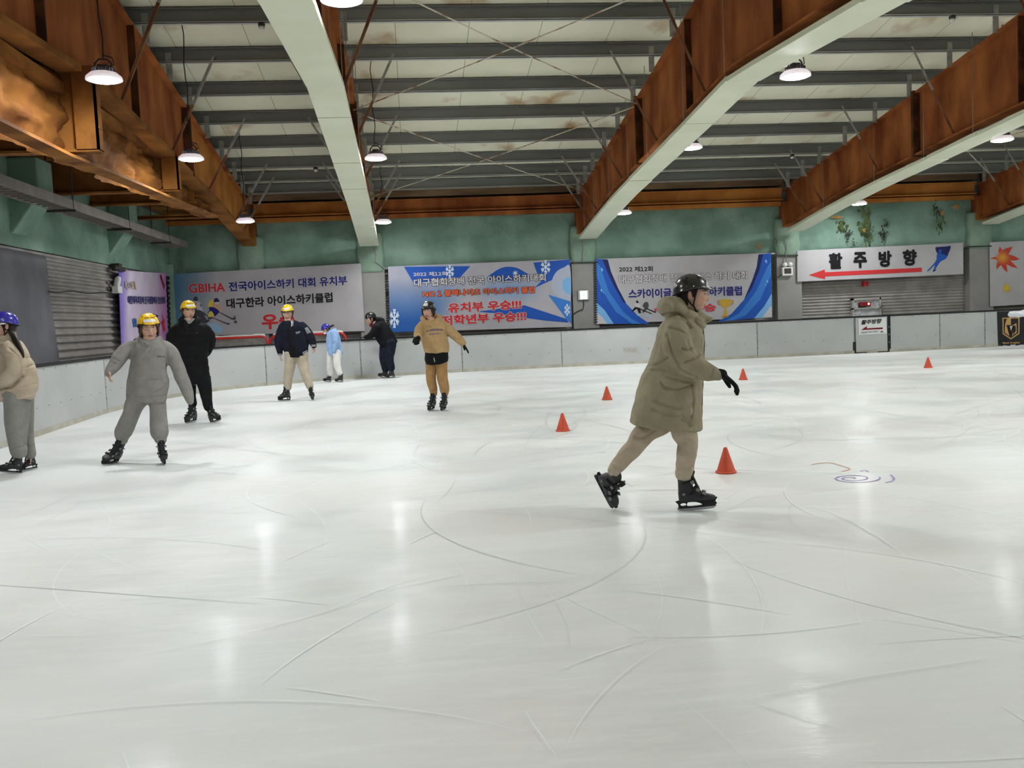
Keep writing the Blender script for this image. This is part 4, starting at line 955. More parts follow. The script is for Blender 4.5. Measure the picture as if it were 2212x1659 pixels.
for j, (y0, y1) in enumerate(((17.0, 17.7), (22.2, 22.9))):
    mb = MB(); x0, x1 = XL - 0.05, XL + 0.5
    mb.loft([[(x0, y0, 3.3), (x0 + 0.06, y0, 3.3), (x1, y0, 3.95), (x1, y0, 4.6), (x0, y0, 4.6)], [(x0, y1, 3.3), (x0 + 0.06, y1, 3.3), (x1, y1, 3.95), (x1, y1, 4.6), (x0, y1, 4.6)]], smooth=False); structure('trim_%d' % (12 + j), mb, M['foam_green'], bevel=0.03)
tr = empty('cable_tray', (-6.2, 14, 3.85), 'grey ladder cable tray hung along the top of the left wall', 'cable tray')
for s in (-0.2, 0.2):
    mb = MB(); mb.box((-6.2 + s - 0.012, 9.3, 3.78), (-6.2 + s + 0.012, 26.5, 3.95)); obj('rail', mb, M['tray'], tr)
rg = None
for k in range(66):
    y = 26.4 - k*0.257
    if rg is None: mb = MB(); mb.box((-6.39, y, 3.79), (-6.01, y + 0.04, 3.82)); rg = obj('rung', mb, M['tray'], tr)
    else: c = rg.copy(); COL.objects.link(c); c.parent = tr; c.location = (0, -k*0.257, 0)
for y in (10.5, 14.2, 17.8, 21.2, 24.6):
    for s in (-0.21, 0.21):
        mb = MB(); mb.tube([(-6.2 + s, y, 3.76), (-6.2 + s, y, 4.8)], 0.012, 6); obj('hanger_rod', mb, M['dark_metal'], tr)
    mb = MB(); mb.box((-6.45, y - 0.03, 3.74), (-5.95, y + 0.03, 3.78)); obj('support', mb, M['dark_metal'], tr)
def on_left(px, py, off=0.12): return onX(px, py, XL + off)
c = on_left(253, 577); mb = MB(); mb.box((c[0] - 0.1, c[1] - 0.12, c[2] - 0.08), (c[0] + 0.08, c[1] + 0.12, c[2] + 0.08)); mb.tube([(c[0] + 0.02, c[1] - 0.2, c[2] - 0.02), (c[0] + 0.05, c[1] + 0.3, c[2] - 0.05)], 0.05, 10); obj('security_camera', mb, [M['dark_metal']], None, 'dark camera box above the purple banner corner', 'camera', bevel=0.008)
c = on_left(254, 624); e = empty('emergency_light', (c[0], c[1], c[2]), 'white emergency light box at the left of the purple banner', 'light')
mb = MB(); mb.box((c[0] - 0.08, c[1] - 0.16, c[2] - 0.1), (c[0] + 0.06, c[1] + 0.16, c[2] + 0.06)); obj('box', mb, M['white_plastic'], e, bevel=0.01)
mb = MB(); mb.tube([(c[0], c[1] - 0.05, c[2] + 0.06), (c[0] + 0.04, c[1] - 0.05, c[2] + 0.22)], 0.07, 12); obj('spot_head', mb, M['white_plastic'], e)
pts = [on_left(105 + k*14, 629 + 2*math.sin(k*1.3) + k*0.5, 0.16) for k in range(11)]
mb = MB(); mb.tube(pts, 0.012, 6); obj('cable', mb, M['cable'], None, 'thin dark cable running across the ribbed left wall', 'cable')

# ------------------------------------------------------------------ far wall fittings
PW = Sheet((0, YW - 0.27, 0), (0, -1, 0))
c = PW.at(1260, 637.5); e = empty('exit_sign', (c[0], c[1], c[2]), 'lit green exit sign on the grey pilaster between two banners', 'exit sign')
mb = MB(); mb.box((c[0] - 0.17, c[1] - 0.06, c[2] - 0.15), (c[0] + 0.17, c[1] + 0.02, c[2] + 0.15)); obj('housing', mb, M['galv'], e, bevel=0.01)
mb = MB(); mb.box((c[0] - 0.11, c[1] - 0.066, c[2] - 0.12), (c[0] + 0.11, c[1] - 0.058, c[2] + 0.12)); obj('lit_panel', mb, M['exit_glow'], e)
mb = MB()
def flat(pts, y): mb.poly([(c[0] + x, y, c[2] + z) for x, z in pts])
yy = c[1] - 0.069; flat([(-0.02, 0.03), (0.03, 0.02), (0.02, -0.03), (-0.04, -0.02)], yy); mb.ell((c[0] + 0.03, yy, c[2] + 0.06), (0.018, 0, 0), (0, 0.002, 0), (0, 0, 0.018), 10, 6)
flat([(-0.02, -0.02), (-0.06, -0.06), (-0.05, -0.075), (0.0, -0.04)], yy); flat([(0.0, -0.02), (0.03, -0.06), (0.03, -0.09), (0.045, -0.09), (0.045, -0.05), (0.02, -0.02)], yy); flat([(0.02, 0.02), (0.06, -0.01), (0.065, 0.0), (0.03, 0.035)], yy); flat([(0.085, -0.1), (0.1, -0.1), (0.1, 0.1), (0.085, 0.1)], yy); flat([(-0.1, -0.1), (-0.085, -0.1), (-0.085, 0.1), (-0.1, 0.1)], yy)
obj('running_figure', mb, M['exit_green'], e)
mb = MB(); mb.tube([PW.at(1260, 650, 0.02), PW.at(1261, 660, 0.02), PW.at(1259, 668, 0.02), PW.at(1248, 672, 0.02), PW.at(1239, 678, 0.02)], 0.014, 6); obj('cord', mb, M['cable'], e)
for (x0, y0, lb) in ((1259, 520, 'thin conduit bending down the third green pilaster'), (1698, 518, 'thin conduit bending down the fourth green pilaster'), (811, 535, 'thin conduit bending down the second green pilaster')):
    s_ = Sheet((0, YW - 0.29, 0), (0, -1, 0)); mb = MB(); mb.tube([s_.at(x0 - 3, y0, 0.02), s_.at(x0 + 1, y0 + 18, 0.02), s_.at(x0 - 1, y0 + 30, 0.02), s_.at(x0 + (22 if x0 < 900 else 0), y0 + 46, 0.03)], 0.014, 6); obj('conduit', mb, M['pilaster_grey'], None, lb, 'conduit')
for (x0, x1, y, lb) in ((1235, 1290, 567.5, 'dark rail across the third pilaster'), (1668, 1722, 552.5, 'dark rail across the fourth pilaster'), (2083, 2140, 532.5, 'dark rail across the fifth pilaster')):
    mb = MB(); mb.tube([PW.at(x0, y + 0.7, 0.03), PW.at(x1, y - 0.7, 0.03)], 0.02, 8); obj('rail', mb, M['dark_metal'], None, lb, 'rail')
c = PW.at(1699.5, 586.5); e = empty('emergency_light', (c[0], c[1], c[2]), 'white twin-head emergency light on the fourth grey pilaster', 'light')
mb = MB(); mb.box((c[0] - 0.165, c[1] - 0.08, c[2] - 0.13), (c[0] + 0.165, c[1] + 0.02, c[2] + 0.13)); obj('box', mb, M['white_plastic'], e, bevel=0.012)
mb = MB(); mb.box((c[0] - 0.11, c[1] - 0.085, c[2] - 0.07), (c[0] + 0.11, c[1] - 0.078, c[2] + 0.09)); obj('dark_panel', mb, M['dark_metal'], e)
for s in (-0.08, 0.08):
    mb = MB(); mb.tube([(c[0] + s, c[1] + 0.01, c[2] + 0.21), (c[0] + s, c[1] - 0.1, c[2] + 0.205)], 0.07, 14, round_ends=False); mb.box((c[0] + s - 0.02, c[1] - 0.04, c[2] + 0.11), (c[0] + s + 0.02, c[1], c[2] + 0.18)); obj('spot_head', mb, M['white_plastic'], e)
mb = MB(); mb.tube([PW.at(1690, 592, 0.02), PW.at(1682, 598, 0.02), PW.at(1675, 600, 0.02), PW.at(1668, 599, 0.02)], 0.013, 6); obj('cord', mb, M['cable'], e)
CW = Sheet((0, YW - 0.06, 0), (0, -1, 0))
c = CW.at(1868.5, 613); e = empty('alarm_box', (c[0], c[1], c[2]), 'small red alarm box on the ribbed wall under the arrow banner', 'alarm'); mb = MB(); mb.box((c[0] - 0.07, c[1] - 0.1, c[2] - 0.075), (c[0] + 0.07, c[1] + 0.06, c[2] + 0.075)); obj('box', mb, M['p_red'], e, bevel=0.01); mb = MB(); mb.box((c[0] - 0.03, c[1] - 0.105, c[2] - 0.06), (c[0] + 0.05, c[1] - 0.098, c[2] + 0.06)); obj('plate', mb, M['p_maroon'], e)
# ticket hatch with plastic sheet and red LED sign
a = CW.at(1838.5, 645); b = CW.at(1901, 684); e = empty('service_hatch', ((a[0]+b[0])/2, a[1], b[2]), 'small grey hatch with wrinkled plastic behind the gate', 'hatch')
mb = MB(); x0, x1, z0, z1 = a[0], b[0], b[2] - 0.3, a[2]
for q in ((x0, z0, x0 + 0.05, z1), (x1 - 0.05, z0, x1, z1), (x0, z1 - 0.06, x1, z1), (x0, z0 + (z1 - z0)*0.62, x1, z0 + (z1 - z0)*0.62 + 0.04)): mb.box((q[0], a[1] - 0.08, q[1]), (q[2], a[1] + 0.05, q[3]))
obj('frame', mb, M['galv'], e)
mb = MB(); V = []
for j in range(13):
    for i in range(21): V.append((x0 + (x1 - x0)*i/20, a[1] - 0.03 + 0.03*mnoise.noise(Vector((i*0.5 + j*0.4, j*0.3, 1))), z0 + (z1 - z0)*j/12))
mb.add(V, [(j*21+i, j*21+i+1, (j+1)*21+i+1, (j+1)*21+i) for j in range(12) for i in range(20)]); obj('plastic_sheet', mb, pmat('plastic', (150, 150, 152), (186, 186, 188), scale=3, rough=0.25, stretch=(1, 1, 3)), e)
c = CW.at(1865, 657.5); le = empty('led_sign', (c[0], c[1] - 0.06, c[2]), 'dark red LED sign with one glowing letter inside the grey hatch', 'sign')
mb = MB(); mb.box((c[0] - 0.17, c[1] - 0.1, c[2] - 0.06), (c[0] + 0.2, c[1] - 0.05, c[2] + 0.07)); obj('panel', mb, M['p_maroon'], le, bevel=0.02)
mb = MB(); mb.box((c[0] - 0.2, c[1] - 0.09, c[2] - 0.08), (c[0] - 0.16, c[1] - 0.05, c[2] + 0.05)); mb.box((c[0] - 0.16, c[1] - 0.09, c[2] - 0.085), (c[0] + 0.05, c[1] - 0.05, c[2] - 0.06)); obj('bracket', mb, M['black_rubber'], le)
mb = MB(); mb.ell((c[0] + 0.125, c[1] - 0.102, c[2] + 0.01), (0.04, 0, 0), (0, 0.006, 0), (0, 0, 0.04), 14, 8); obj('glowing_letter', mb, M['led_red'], le)
# mould and rust patches grown on the foam over the arrow banner
MS = Sheet((0, YW - 0.205, 0), (0, -1, 0))
def stain(nm, lst, mats, label):
    mb = MB(); rg = random.Random(11); q = 0
    for k, (cx, cy, rx, ry, mi) in enumerate(lst):
        for j in range(26):
            big = j == 0 and mi == 2; f = rg.uniform(0.1, 0.3); x, y = cx + rg.gauss(0, 0.55)*rx, cy + rg.gauss(0, 0.55)*ry
            if big: f, x, y = 0.8, cx, cy
            elif mi == 2: continue
            V, F = fill2d([blob(None, x, y, rx*f*1.3, ry*f, k*1.7 + j*0.37, 0, 12)]); q += 1; mb.add([MS.at(v[0], v[1], 0.0007*(q % 40)) for v in V], F, False, mi)
    o = obj(nm, mb, mats, wf, label)
st1 = [T5(*p) + q for p, q in (((640, 360), (9, 22, 0)), ((690, 420), (8, 12, 1)), ((830, 320), (14, 30, 0)), ((860, 440), (9, 22, 0)), ((985, 430), (8, 18, 1)), ((1020, 330), (6, 10, 1)), ((1445, 230), (6, 16, 1)), ((1480, 330), (8, 26, 0)), ((740, 510), (5, 5, 1)), ((825, 390), (6, 8, 2)), ((590, 278), (20, 5, 2)), ((1620, 190), (12, 7, 2)), ((1500, 240), (7, 9, 2)))]
stain('mould_stain', st1, [M['mold'], M['mold_dark'], M['rust_patch']], 'dark green and black mould blooms')
stain('mould_stain', [T4(1965, 400) + (8, 10, 1), T4(2060, 395) + (5, 6, 1), T4(1950, 440) + (4, 5, 1), T4(1770, 450) + (7, 9, 2)], [M['mold'], M['mold_dark'], M['rust_patch']], 'black peeling spots')

# ------------------------------------------------------------------ hockey goals stored behind the boards
def goal(pxl, pxr, label, rot):
    yc = 26.35; a = onY(pxl, 728, yc)[0]; b = onY(pxr, 722, yc)[0]; g = empty('hockey_goal', ((a+b)/2, yc, 0), label, 'goal', 'hockey goals behind the boards'); r = 0.16; h = 1.25
    fr = [(a, 0), (a, h - r)] + [(a + r - r*math.cos(t), h - r + r*math.sin(t)) for t in (0.4, 0.8, 1.2)] + [(a + r, h), (b - r, h)] + [(b - r + r*math.sin(t), h - r + r*math.cos(t)) for t in (0.4, 0.8, 1.2)] + [(b, h - r), (b, 0)]
    mb = MB(); mb.tube([(x, yc, z) for x, z in fr], 0.035, 12); mb.tube([(a, yc, 0.03), (a + 0.1, yc + 0.8, 0.03), (b - 0.1, yc + 0.8, 0.03), (b, yc, 0.03)], 0.03, 10); obj('frame', mb, M['red_pipe'], g)
    mb = MB(); n = 46
    for k in range(-20, n):
        for sg in (1, -1):
            x0 = a + (b - a)*(k + 0.5)/n; P = []
            for t in range(8):
                s = t/7; x = x0 + sg*s*1.0; z = h - 0.03 - s*1.15; y = yc + 0.1 + 0.75*s**0.6 + 0.03*math.sin(k*1.3 + t)
                if a + 0.03 < x < b - 0.03: P.append((x, y, z))
            if len(P) > 2: mb.tube(P, 0.008, 4, round_ends=False)
    obj('net', mb, M['net'], g)
    mb = MB(); mb.tube([(a + 0.12 + (b - a - 0.24)*t/12, yc + 0.11, h + 0.03 + 0.012*math.sin(t*1.9)) for t in range(13)], [0.05 + 0.012*math.sin(t*2.3) for t in range(13)], 10); obj('white_pad', mb, M['pad'], g)
goal(398, 577, 'red-framed hockey goal behind the boards next to the black-coat man', 0)
goal(583, 746, 'red-framed hockey goal behind the varsity jacket boy and blue-jacket child', 0)

# ------------------------------------------------------------------ cones
CL = [(1568.5, 1019.5, 'nearest and largest orange cone beside the green coat skater'), (1216, 929.5, 'orange cone left of the green coat skater, on open ice'), (1311.5, 862, 'orange cone behind the green coat skater at his left'), (1605.5, 819, 'orange cone by the black glove of the green coat skater'), (2005, 793, 'orange cone farthest right before the gate')]
for px, py, lb in CL:
    c = onZ(px, py + 1.5); mb = MB()
    e = empty('traffic_cone', (c[0], c[1], 0), lb, 'cone', 'orange training cones')
    mb.lathe((c[0], c[1], 0), [(0.082, 0.02), (0.078, 0.03), (0.016, 0.222), (0.012, 0.228), (0.008, 0.228)], 28); obj('body', mb, M['cone'], e)
    mb = MB(); mb.lathe((c[0], c[1], 0), [(0.088, 0.0), (0.094, 0.004), (0.094, 0.012), (0.088, 0.018), (0.08, 0.024)], 28); obj('rim', mb, M['cone'], e)
# marker scribbles on the ice
def scribble(name, pts, w, mat):
    mb = MB(); P = [onZ(*p) for p in pts]; V = []
    for i, p in enumerate(P):
        d = P[min(i+1, len(P)-1)] - P[max(i-1, 0)]; n = np.array([-d[1], d[0], 0]); n /= np.linalg.norm(n) + 1e-9; V += [p + n*w + (0, 0, 0.003), p - n*w + (0, 0, 0.003)]
    mb.add(V, [(2*i, 2*i+1, 2*i+3, 2*i+2) for i in range(len(P) - 1)]); return obj(name, mb, mat, floor)
sp = []
for k in range(60):
    t = k/59; a = -0.6 + t*4.3*math.pi; r = 6 + 36*t; sp.append((1836 + 14*t + r*1.25*math.cos(a), 1034 - r*0.23*math.sin(a)))
scribble('marker_scribble', sp, 0.008, M['marker_violet'])
scribble('marker_scribble', smooth_poly([(1912, 1043), (1926, 1040), (1931, 1034), (1924, 1026)], 6, False), 0.008, M['marker_violet'])
scribble('marker_scribble', smooth_poly([(1752, 1004), (1790, 1000), (1822, 1008), (1836, 1014), (1818, 1019)], 6, False), 0.008, M['marker_red'])
scribble('marker_scribble', smooth_poly([(1858, 1019), (1868, 1016), (1876, 1020)], 6, False), 0.007, M['marker_violet'])

# skate tracks scored into the ice
def tracks(name, n, mat, xr, yr, wr, lr, cr, seed, h):
    rg = np.random.RandomState(seed); mb = MB()
    for k in range(n):
        x, y = rg.uniform(*xr), rg.uniform(*yr); a = rg.uniform(0, 2*math.pi); L_ = rg.uniform(*lr)*(0.5 + y/18.0); c = rg.uniform(-cr, cr); w = rg.uniform(*wr)*(0.6 + y/14.0); m_ = 14; V = []
        for i in range(m_ + 1):
            t = i/m_; q = a + c*t*L_; x += math.cos(q)*L_/m_; y += math.sin(q)*L_/m_; ww = w*math.sin(math.pi*(0.04 + 0.92*t))**0.6
            nx, ny = -math.sin(q)*ww, math.cos(q)*ww; zz = h + 0.00002*k
            V += [(x + nx, y + ny, zz), (x - nx, y - ny, zz)]
        if min(v[0] for v in V) < -5.3 or max(v[1] for v in V) > 24.3: continue
        mb.add(V, [(2*i, 2*i+1, 2*i+3, 2*i+2) for i in range(m_)])
    o = obj(name, mb, mat, floor); o['kind'] = 'stuff'; return o
tracks('skate_tracks', 420, mk('track_white', (246, 248, 248), (232, 235, 235), scale=1.5, rough=0.5, spec=0.2, lo=0.3, hi=0.7), (-6, 12), (2.2, 14), (0.0012, 0.0045), (0.5, 3.2), 0.5, 5, 0.0008)
tracks('skate_tracks', 260, mk('track_grey', (196, 200, 204), (222, 225, 226), scale=1.5, rough=0.4, spec=0.2, lo=0.3, hi=0.7), (-4, 20), (6, 23), (0.0015, 0.004), (0.8, 4.0), 0.5, 9, 0.0012)

# ------------------------------------------------------------------ people
def norm(v): v = np.asarray(v, float); return v/np.linalg.norm(v)
UPV = np.array([0, 0, 1.0])
def skate_meshes():
    out = {}
    mb = MB()
    # boot: foot part from heel to toe, then the cuff
    prof = [(-0.098, 0.030, 0.085, 0.15), (-0.085, 0.042, 0.07, 0.19), (-0.05, 0.045, 0.066, 0.20), (0.0, 0.044, 0.066, 0.185), (0.045, 0.046, 0.066, 0.155), (0.09, 0.048, 0.066, 0.132), (0.135, 0.046, 0.068, 0.118), (0.165, 0.036, 0.072, 0.108), (0.182, 0.018, 0.08, 0.098)]
    rings = []
    for x, w, z0, z1 in prof:
        zc, zh = (z0+z1)/2, (z1-z0)/2; rings.append([(x, w*math.copysign(abs(math.cos(a))**0.7, math.cos(a)), zc + zh*math.copysign(abs(math.sin(a))**0.75, math.sin(a))) for a in [2*math.pi*k/18 for k in range(18)]])
    mb.loft(rings)
    rings = []
    for z, xc, lx, w in ((0.11, -0.035, 0.062, 0.042), (0.17, -0.036, 0.06, 0.043), (0.215, -0.034, 0.056, 0.044), (0.25, -0.036, 0.055, 0.046), (0.285, -0.042, 0.056, 0.048), (0.292, -0.042, 0.05, 0.042)):
        rings.append([(xc + lx*math.cos(a), w*math.sin(a), z + (0.018*-math.cos(a) if z > 0.2 else 0)) for a in [2*math.pi*k/18 for k in range(18)]])
    mb.loft(rings)
    out['boot'] = (remeshed(mb, 0.006, 3), 'boot', None)
    mb = MB(); rings = []
    for t in range(9):
        s = t/8; z = 0.12 + 0.19*s; x = 0.075 - 0.065*s + 0.03*max(0, s - 0.7); rings.append([(x + 0.010*math.cos(a), 0.03*math.sin(a)*(1 + 0.1*s), z + 0.004*math.cos(a)) for a in [2*math.pi*k/10 for k in range(10)]])
    mb.loft(rings); mb.tube([(0.02, 0.034, 0.262), (0.038, 0.015, 0.3), (0.038, -0.015, 0.3), (0.02, -0.034, 0.262)], 0.012, 8); out['tongue'] = (mb, 'boot_dark', None)
    outer = [(-0.105, 0.085), (-0.108, 0.06), (-0.105, 0.035), (-0.092, 0.022), (0.15, 0.022), (0.172, 0.028), (0.186, 0.042), (0.176, 0.058), (0.184, 0.072), (0.17, 0.09)]
    h1 = [(-0.068 + 0.024*math.cos(2*math.pi*k/16), 0.052 + 0.012*math.sin(2*math.pi*k/16)) for k in range(16)]
    h2 = [(-0.034, 0.036), (0.07, 0.036), (0.064, 0.05), (0.03, 0.063), (-0.024, 0.067), (-0.036, 0.06)]
    V, F = fill2d([[np.array(p) for p in smooth_poly(outer, 3)], [np.array(p) for p in h1], [np.array(p) for p in smooth_poly(h2, 3)]], 0.013)
    mb = MB(); mb.add([(v[0], v[2], v[1]) for v in V], F); out['blade_holder'] = (mb, 'boot_dark', None)
    V, F = fill2d([[np.array(p) for p in smooth_poly([(-0.108, 0.012), (-0.098, 0.002), (0.0, 0.0), (0.13, 0.001), (0.165, 0.008), (0.182, 0.024), (0.17, 0.026), (-0.1, 0.026)], 3)]], 0.002)
    mb = MB(); mb.add([(v[0], v[2], v[1]) for v in V], F); out['blade'] = (mb, 'steel', None)
    def strap(x0, z0, x1, z1, w, h):
        mb = MB(); P = []
        for k in range(11):
            a = math.pi*k/10; P.append((x0 + (x1 - x0)*math.sin(a)**0.8, w*math.cos(a), z0 + (z1 - z0)*math.sin(a)**0.8))
        for p, q in zip(P, P[1:]): mb.bar(p, q, h, 0.006, up=(0.6, 0.0, 0.8))
        return mb
    out['ankle_strap'] = (strap(-0.06, 0.215, 0.035, 0.245, 0.050, 0.03), 'boot_dark', None)
    mb = strap(-0.01, 0.13, 0.058, 0.19, 0.050, 0.022); out['instep_strap'] = (mb, 'boot_dark', None)
    mb = strap(0.07, 0.10, 0.10, 0.142, 0.052, 0.022); out['toe_strap'] = (mb, 'boot_dark', None)
    mb = MB()
    for s in (-1, 1):
        mb.ell((-0.055, s*0.046, 0.135), (0.014, 0, 0), (0, 0.006, 0), (0, 0, 0.012), 10, 6); mb.obox((0.02, s*0.05, 0.222), (0.013, 0, 0.004), (0, 0.005, 0), (-0.004, 0, 0.013)); mb.obox((0.055, s*0.049, 0.16), (0.014, 0, -0.006), (0, 0.005, 0), (0.004, 0, 0.01)); mb.obox((0.1, s*0.05, 0.13), (0.014, 0, -0.006), (0, 0.005, 0), (0.004, 0, 0.009))
    out['buckles'] = (mb, 'boot_grey', None)
    res = {}
    for k, (src, mt, _) in out.items():
        if isinstance(src, MB): me = mesh_of('skate_' + k, src.arr(), src.f, np.zeros(3), [M[mt]], [k in ('tongue', 'buckles')]*len(src.f))
        else:
            me = src; me.materials.clear(); me.materials.append(M[mt]); me.polygons.foreach_set('use_smooth', [True]*len(me.polygons))
        res[k] = me
    return res
SK = skate_meshes()
def foot_matrix(base, fwd, up, sc=1.0):
    up = norm(up); fwd = np.asarray(fwd, float); fwd = norm(fwd - up*np.dot(fwd, up)); lf = np.cross(up, fwd)
    m = Matrix.Identity(4)
    for i in range(3): m[i][0], m[i][1], m[i][2], m[i][3] = fwd[i]*sc, lf[i]*sc, up[i]*sc, base[i]
    return m

class Person:
    """joints are read off the photo and set at the depth where the skates touch the ice"""
    def __init__(s, base_px, label, d=None):
        g = onZ(*base_px); s.d = d or depth(g); s.px = FOCAL/s.d
        v = g - C_O; s.tow = norm([-v[0], -v[1], 0]); s.rt = norm(np.cross(s.tow, UPV))*1.0
        s.rt = np.array([-s.tow[1], s.tow[0], 0.0]) if np.dot(np.array([-s.tow[1], s.tow[0], 0.0]), C_R) > 0 else np.array([s.tow[1], -s.tow[0], 0.0])
        s.root = empty('person', (g[0], g[1], 0.0), label, 'person', 'people on the rink'); s.g = g
        s.body = MB(); s.parts = {}; s.ankles = []; s.tops = []
    def P(s, x, y, dz=0.0): return atd(x, y, s.d + dz)
    def m(s, px): return px/s.px
    def dirv(s, yaw, pitch=0.0):
        a = math.radians(yaw); b = math.radians(pitch); return norm((s.tow*math.cos(a) + s.rt*math.sin(a))*math.cos(b) + UPV*math.sin(b))
    def limb(s, mb, pts, seg=16):
        """pts: (px, py, dz, r_px)"""
        P = [s.P(x, y, z) for x, y, z, r in pts]; R = [s.m(r) for x, y, z, r in pts]; Q = []; RR = []
        for i in range(len(P) - 1):
            p0 = P[max(i-1, 0)]; p1 = P[i]; p2 = P[i+1]; p3 = P[min(i+2, len(P)-1)]
            for k in range(4):
                t = k/4; Q.append(0.5*((2*p1) + (-p0+p2)*t + (2*p0-5*p1+4*p2-p3)*t*t + (-p0+3*p1-3*p2+p3)*t**3)); RR.append(R[i] + (R[i+1] - R[i])*t)
        Q.append(P[-1]); RR.append(R[-1]); mb.tube(Q, RR, seg)
    def torso(s, mb, rows, seg=28, p=2.3):
        """rows: (lx, ly, rx, ry, half depth m, dz) silhouette left and right points"""
        rings = []
        for lx, ly, rx, ry, hd, dz in rows:
            A = s.P(lx, ly, dz); B = s.P(rx, ry, dz); c = (A+B)/2; e1 = (B-A)/2; n = -s.tow; R = []
            for k in range(seg):
                a = 2*math.pi*k/seg; ca, sa = math.cos(a), math.sin(a)
                R.append(c + e1*math.copysign(abs(ca)**(2/p), ca) + n*hd*math.copysign(abs(sa)**(2/p), sa))
            rings.append(R)
        mb.loft(rings)
    def garment(s, name, mb, mat, voxel=0.009, smooth=5, wr=0.006, fr=9.0, creases=(), puff=None, label=None, parent=None, off=0, stretch=(1, 1, 1)):
        me = remeshed(mb, voxel, smooth); V = verts_of(me); Nn = normals_of(me)
        if wr:
            w = vnoise(V*np.array(stretch), fr, off=off); w2 = vnoise(V*np.array(stretch), fr*2.3, off=off + 7); rd = 1 - np.abs(w)*1.4
            V = V + Nn*(wr*(0.55*rd - 0.25 + 0.35*w2))[:, None]
        if puff:   # quilted rows: (axis point, axis dir, spacing, depth)
            ax, dr, sp, dp = puff; h = (V - ax) @ dr; f = np.abs(np.sin(math.pi*h/sp)); V = V + Nn*(dp*(f**0.5 - 0.7))[:, None]
        for pts, wdt, dep in creases:
            Q = [s.P(x, y, 0) for x, y in pts]; rel = V - C_O; z = rel @ C_F; X = np.stack([W_PX/2 + FOCAL*(rel @ C_R)/z, H_PX/2 - FOCAL*(rel @ C_U)/z], 1); front = (Nn @ s.tow) > 0.05
            best = np.full(len(V), 1e9)
            for a, b in zip(pts, pts[1:]):
                a = np.array(a, float); b = np.array(b, float); ab = b - a; t = np.clip(((X - a) @ ab)/(ab @ ab), 0, 1); best = np.minimum(best, np.linalg.norm(X - (a + t[:, None]*ab), axis=1))
            V = V - Nn*(np.where(front, dep*np.exp(-(best/wdt)**2), 0))[:, None]
        set_verts(me, V); me.name = name
        return s.put(name, me, mat, parent, label)
    def put(s, name, me, mat, parent=None, label=None):
        par = parent or s.root; base = WL[par.name]; V = verts_of(me) - base; set_verts(me, V)
        me.materials.clear(); me.materials.append(M[mat]); me.polygons.foreach_set('use_smooth', [True]*len(me.polygons)); me.update()
        o = bpy.data.objects.new(name, me); link(o, par); s.parts[name] = o
        if label: o['label'] = label
        return o
    def add(s, name, mb, mat, parent=None, label=None): return obj(name, mb, M[mat], parent or s.root, label)
    # ---- head
    def head(s, c_px, h_px, yaw, pitch=0, roll=0, dz=0.0):
        c = s.P(c_px[0], c_px[1], dz); f = s.dirv(yaw, pitch); r = norm(np.cross(f, UPV)); u = np.cross(r, f)
        a = math.radians(roll); r, u = r*math.cos(a) + u*math.sin(a), u*math.cos(a) - r*math.sin(a)
        s.hc, s.hf, s.hr, s.hu, s.hs = c, f, r, u, s.m(h_px)/0.235
        nu, nv = 64, 44; rings = []
        for i in range(1, nv):
            t = math.pi*i/nv - math.pi/2; R = []
            for k in range(nu):
                a = 2*math.pi*k/nu; R.append(s.H(*s.headpt(math.cos(t)*math.cos(a), math.cos(t)*math.sin(a), math.sin(t))))
            rings.append(R)
        s.body.loft(rings)
        for sd in (-1, 1):   # ears
            q = s.H(sd*0.078, -0.012, -0.005); s.body.ell(q, s.hs*(r*sd*0.006 - f*0.006), s.hs*(f*0.017 + u*0.004), s.hs*u*0.031, 12, 8)
            s.body.ell(s.H(sd*0.081, -0.018, 0.004), s.hs*r*0.008, s.hs*f*0.012, s.hs*u*0.026, 10, 8)
        s.body.tube([s.H(0, -0.035, -0.06), s.H(0, -0.045, -0.13), s.H(0, -0.055, -0.2)], [0.056*s.hs, 0.054*s.hs, 0.062*s.hs], 16)
    def H(s, x, y, z): return s.hc + (s.hr*x + s.hf*y + s.hu*z)*s.hs
    @staticmethod
    def headpt(x, y, z):
        g = lambda v, c, w: math.exp(-((v - c)/w)**2)
        X, Y, Z = x*0.077, y*0.098, z*0.118
        if Z < 0:
            k = min(1, -Z/0.118); X *= 1 - 0.30*k**1.6
            if Y < 0: Y *= 1 - 0.42*k**1.3
            Y += 0.012*k
        if Y > 0:
            Y *= 0.97
            fr = y**2
            Y += fr*(0.024*g(X, 0, 0.012)*g(Z, -0.030, 0.017) + 0.012*g(X, 0, 0.010)*g(Z, -0.005, 0.022))
            Y -= fr*0.010*(g(X, 0.031, 0.016) + g(X, -0.031, 0.016))*g(Z, 0.008, 0.013)
            Y += fr*0.005*g(Z, 0.03, 0.014)*g(X, 0, 0.05)
            Y += fr*(0.007*g(X, 0, 0.02)*(g(Z, -0.061, 0.006) + g(Z, -0.074, 0.006)) + 0.008*g(X, 0, 0.022)*g(Z, -0.102, 0.014))
            Y -= fr*0.004*g(X, 0, 0.022)*g(Z, -0.088, 0.006)
            Y += fr*0.004*(g(X, 0.042, 0.02) + g(X, -0.042, 0.02))*g(Z, -0.025, 0.022)
        return X, Y, Z
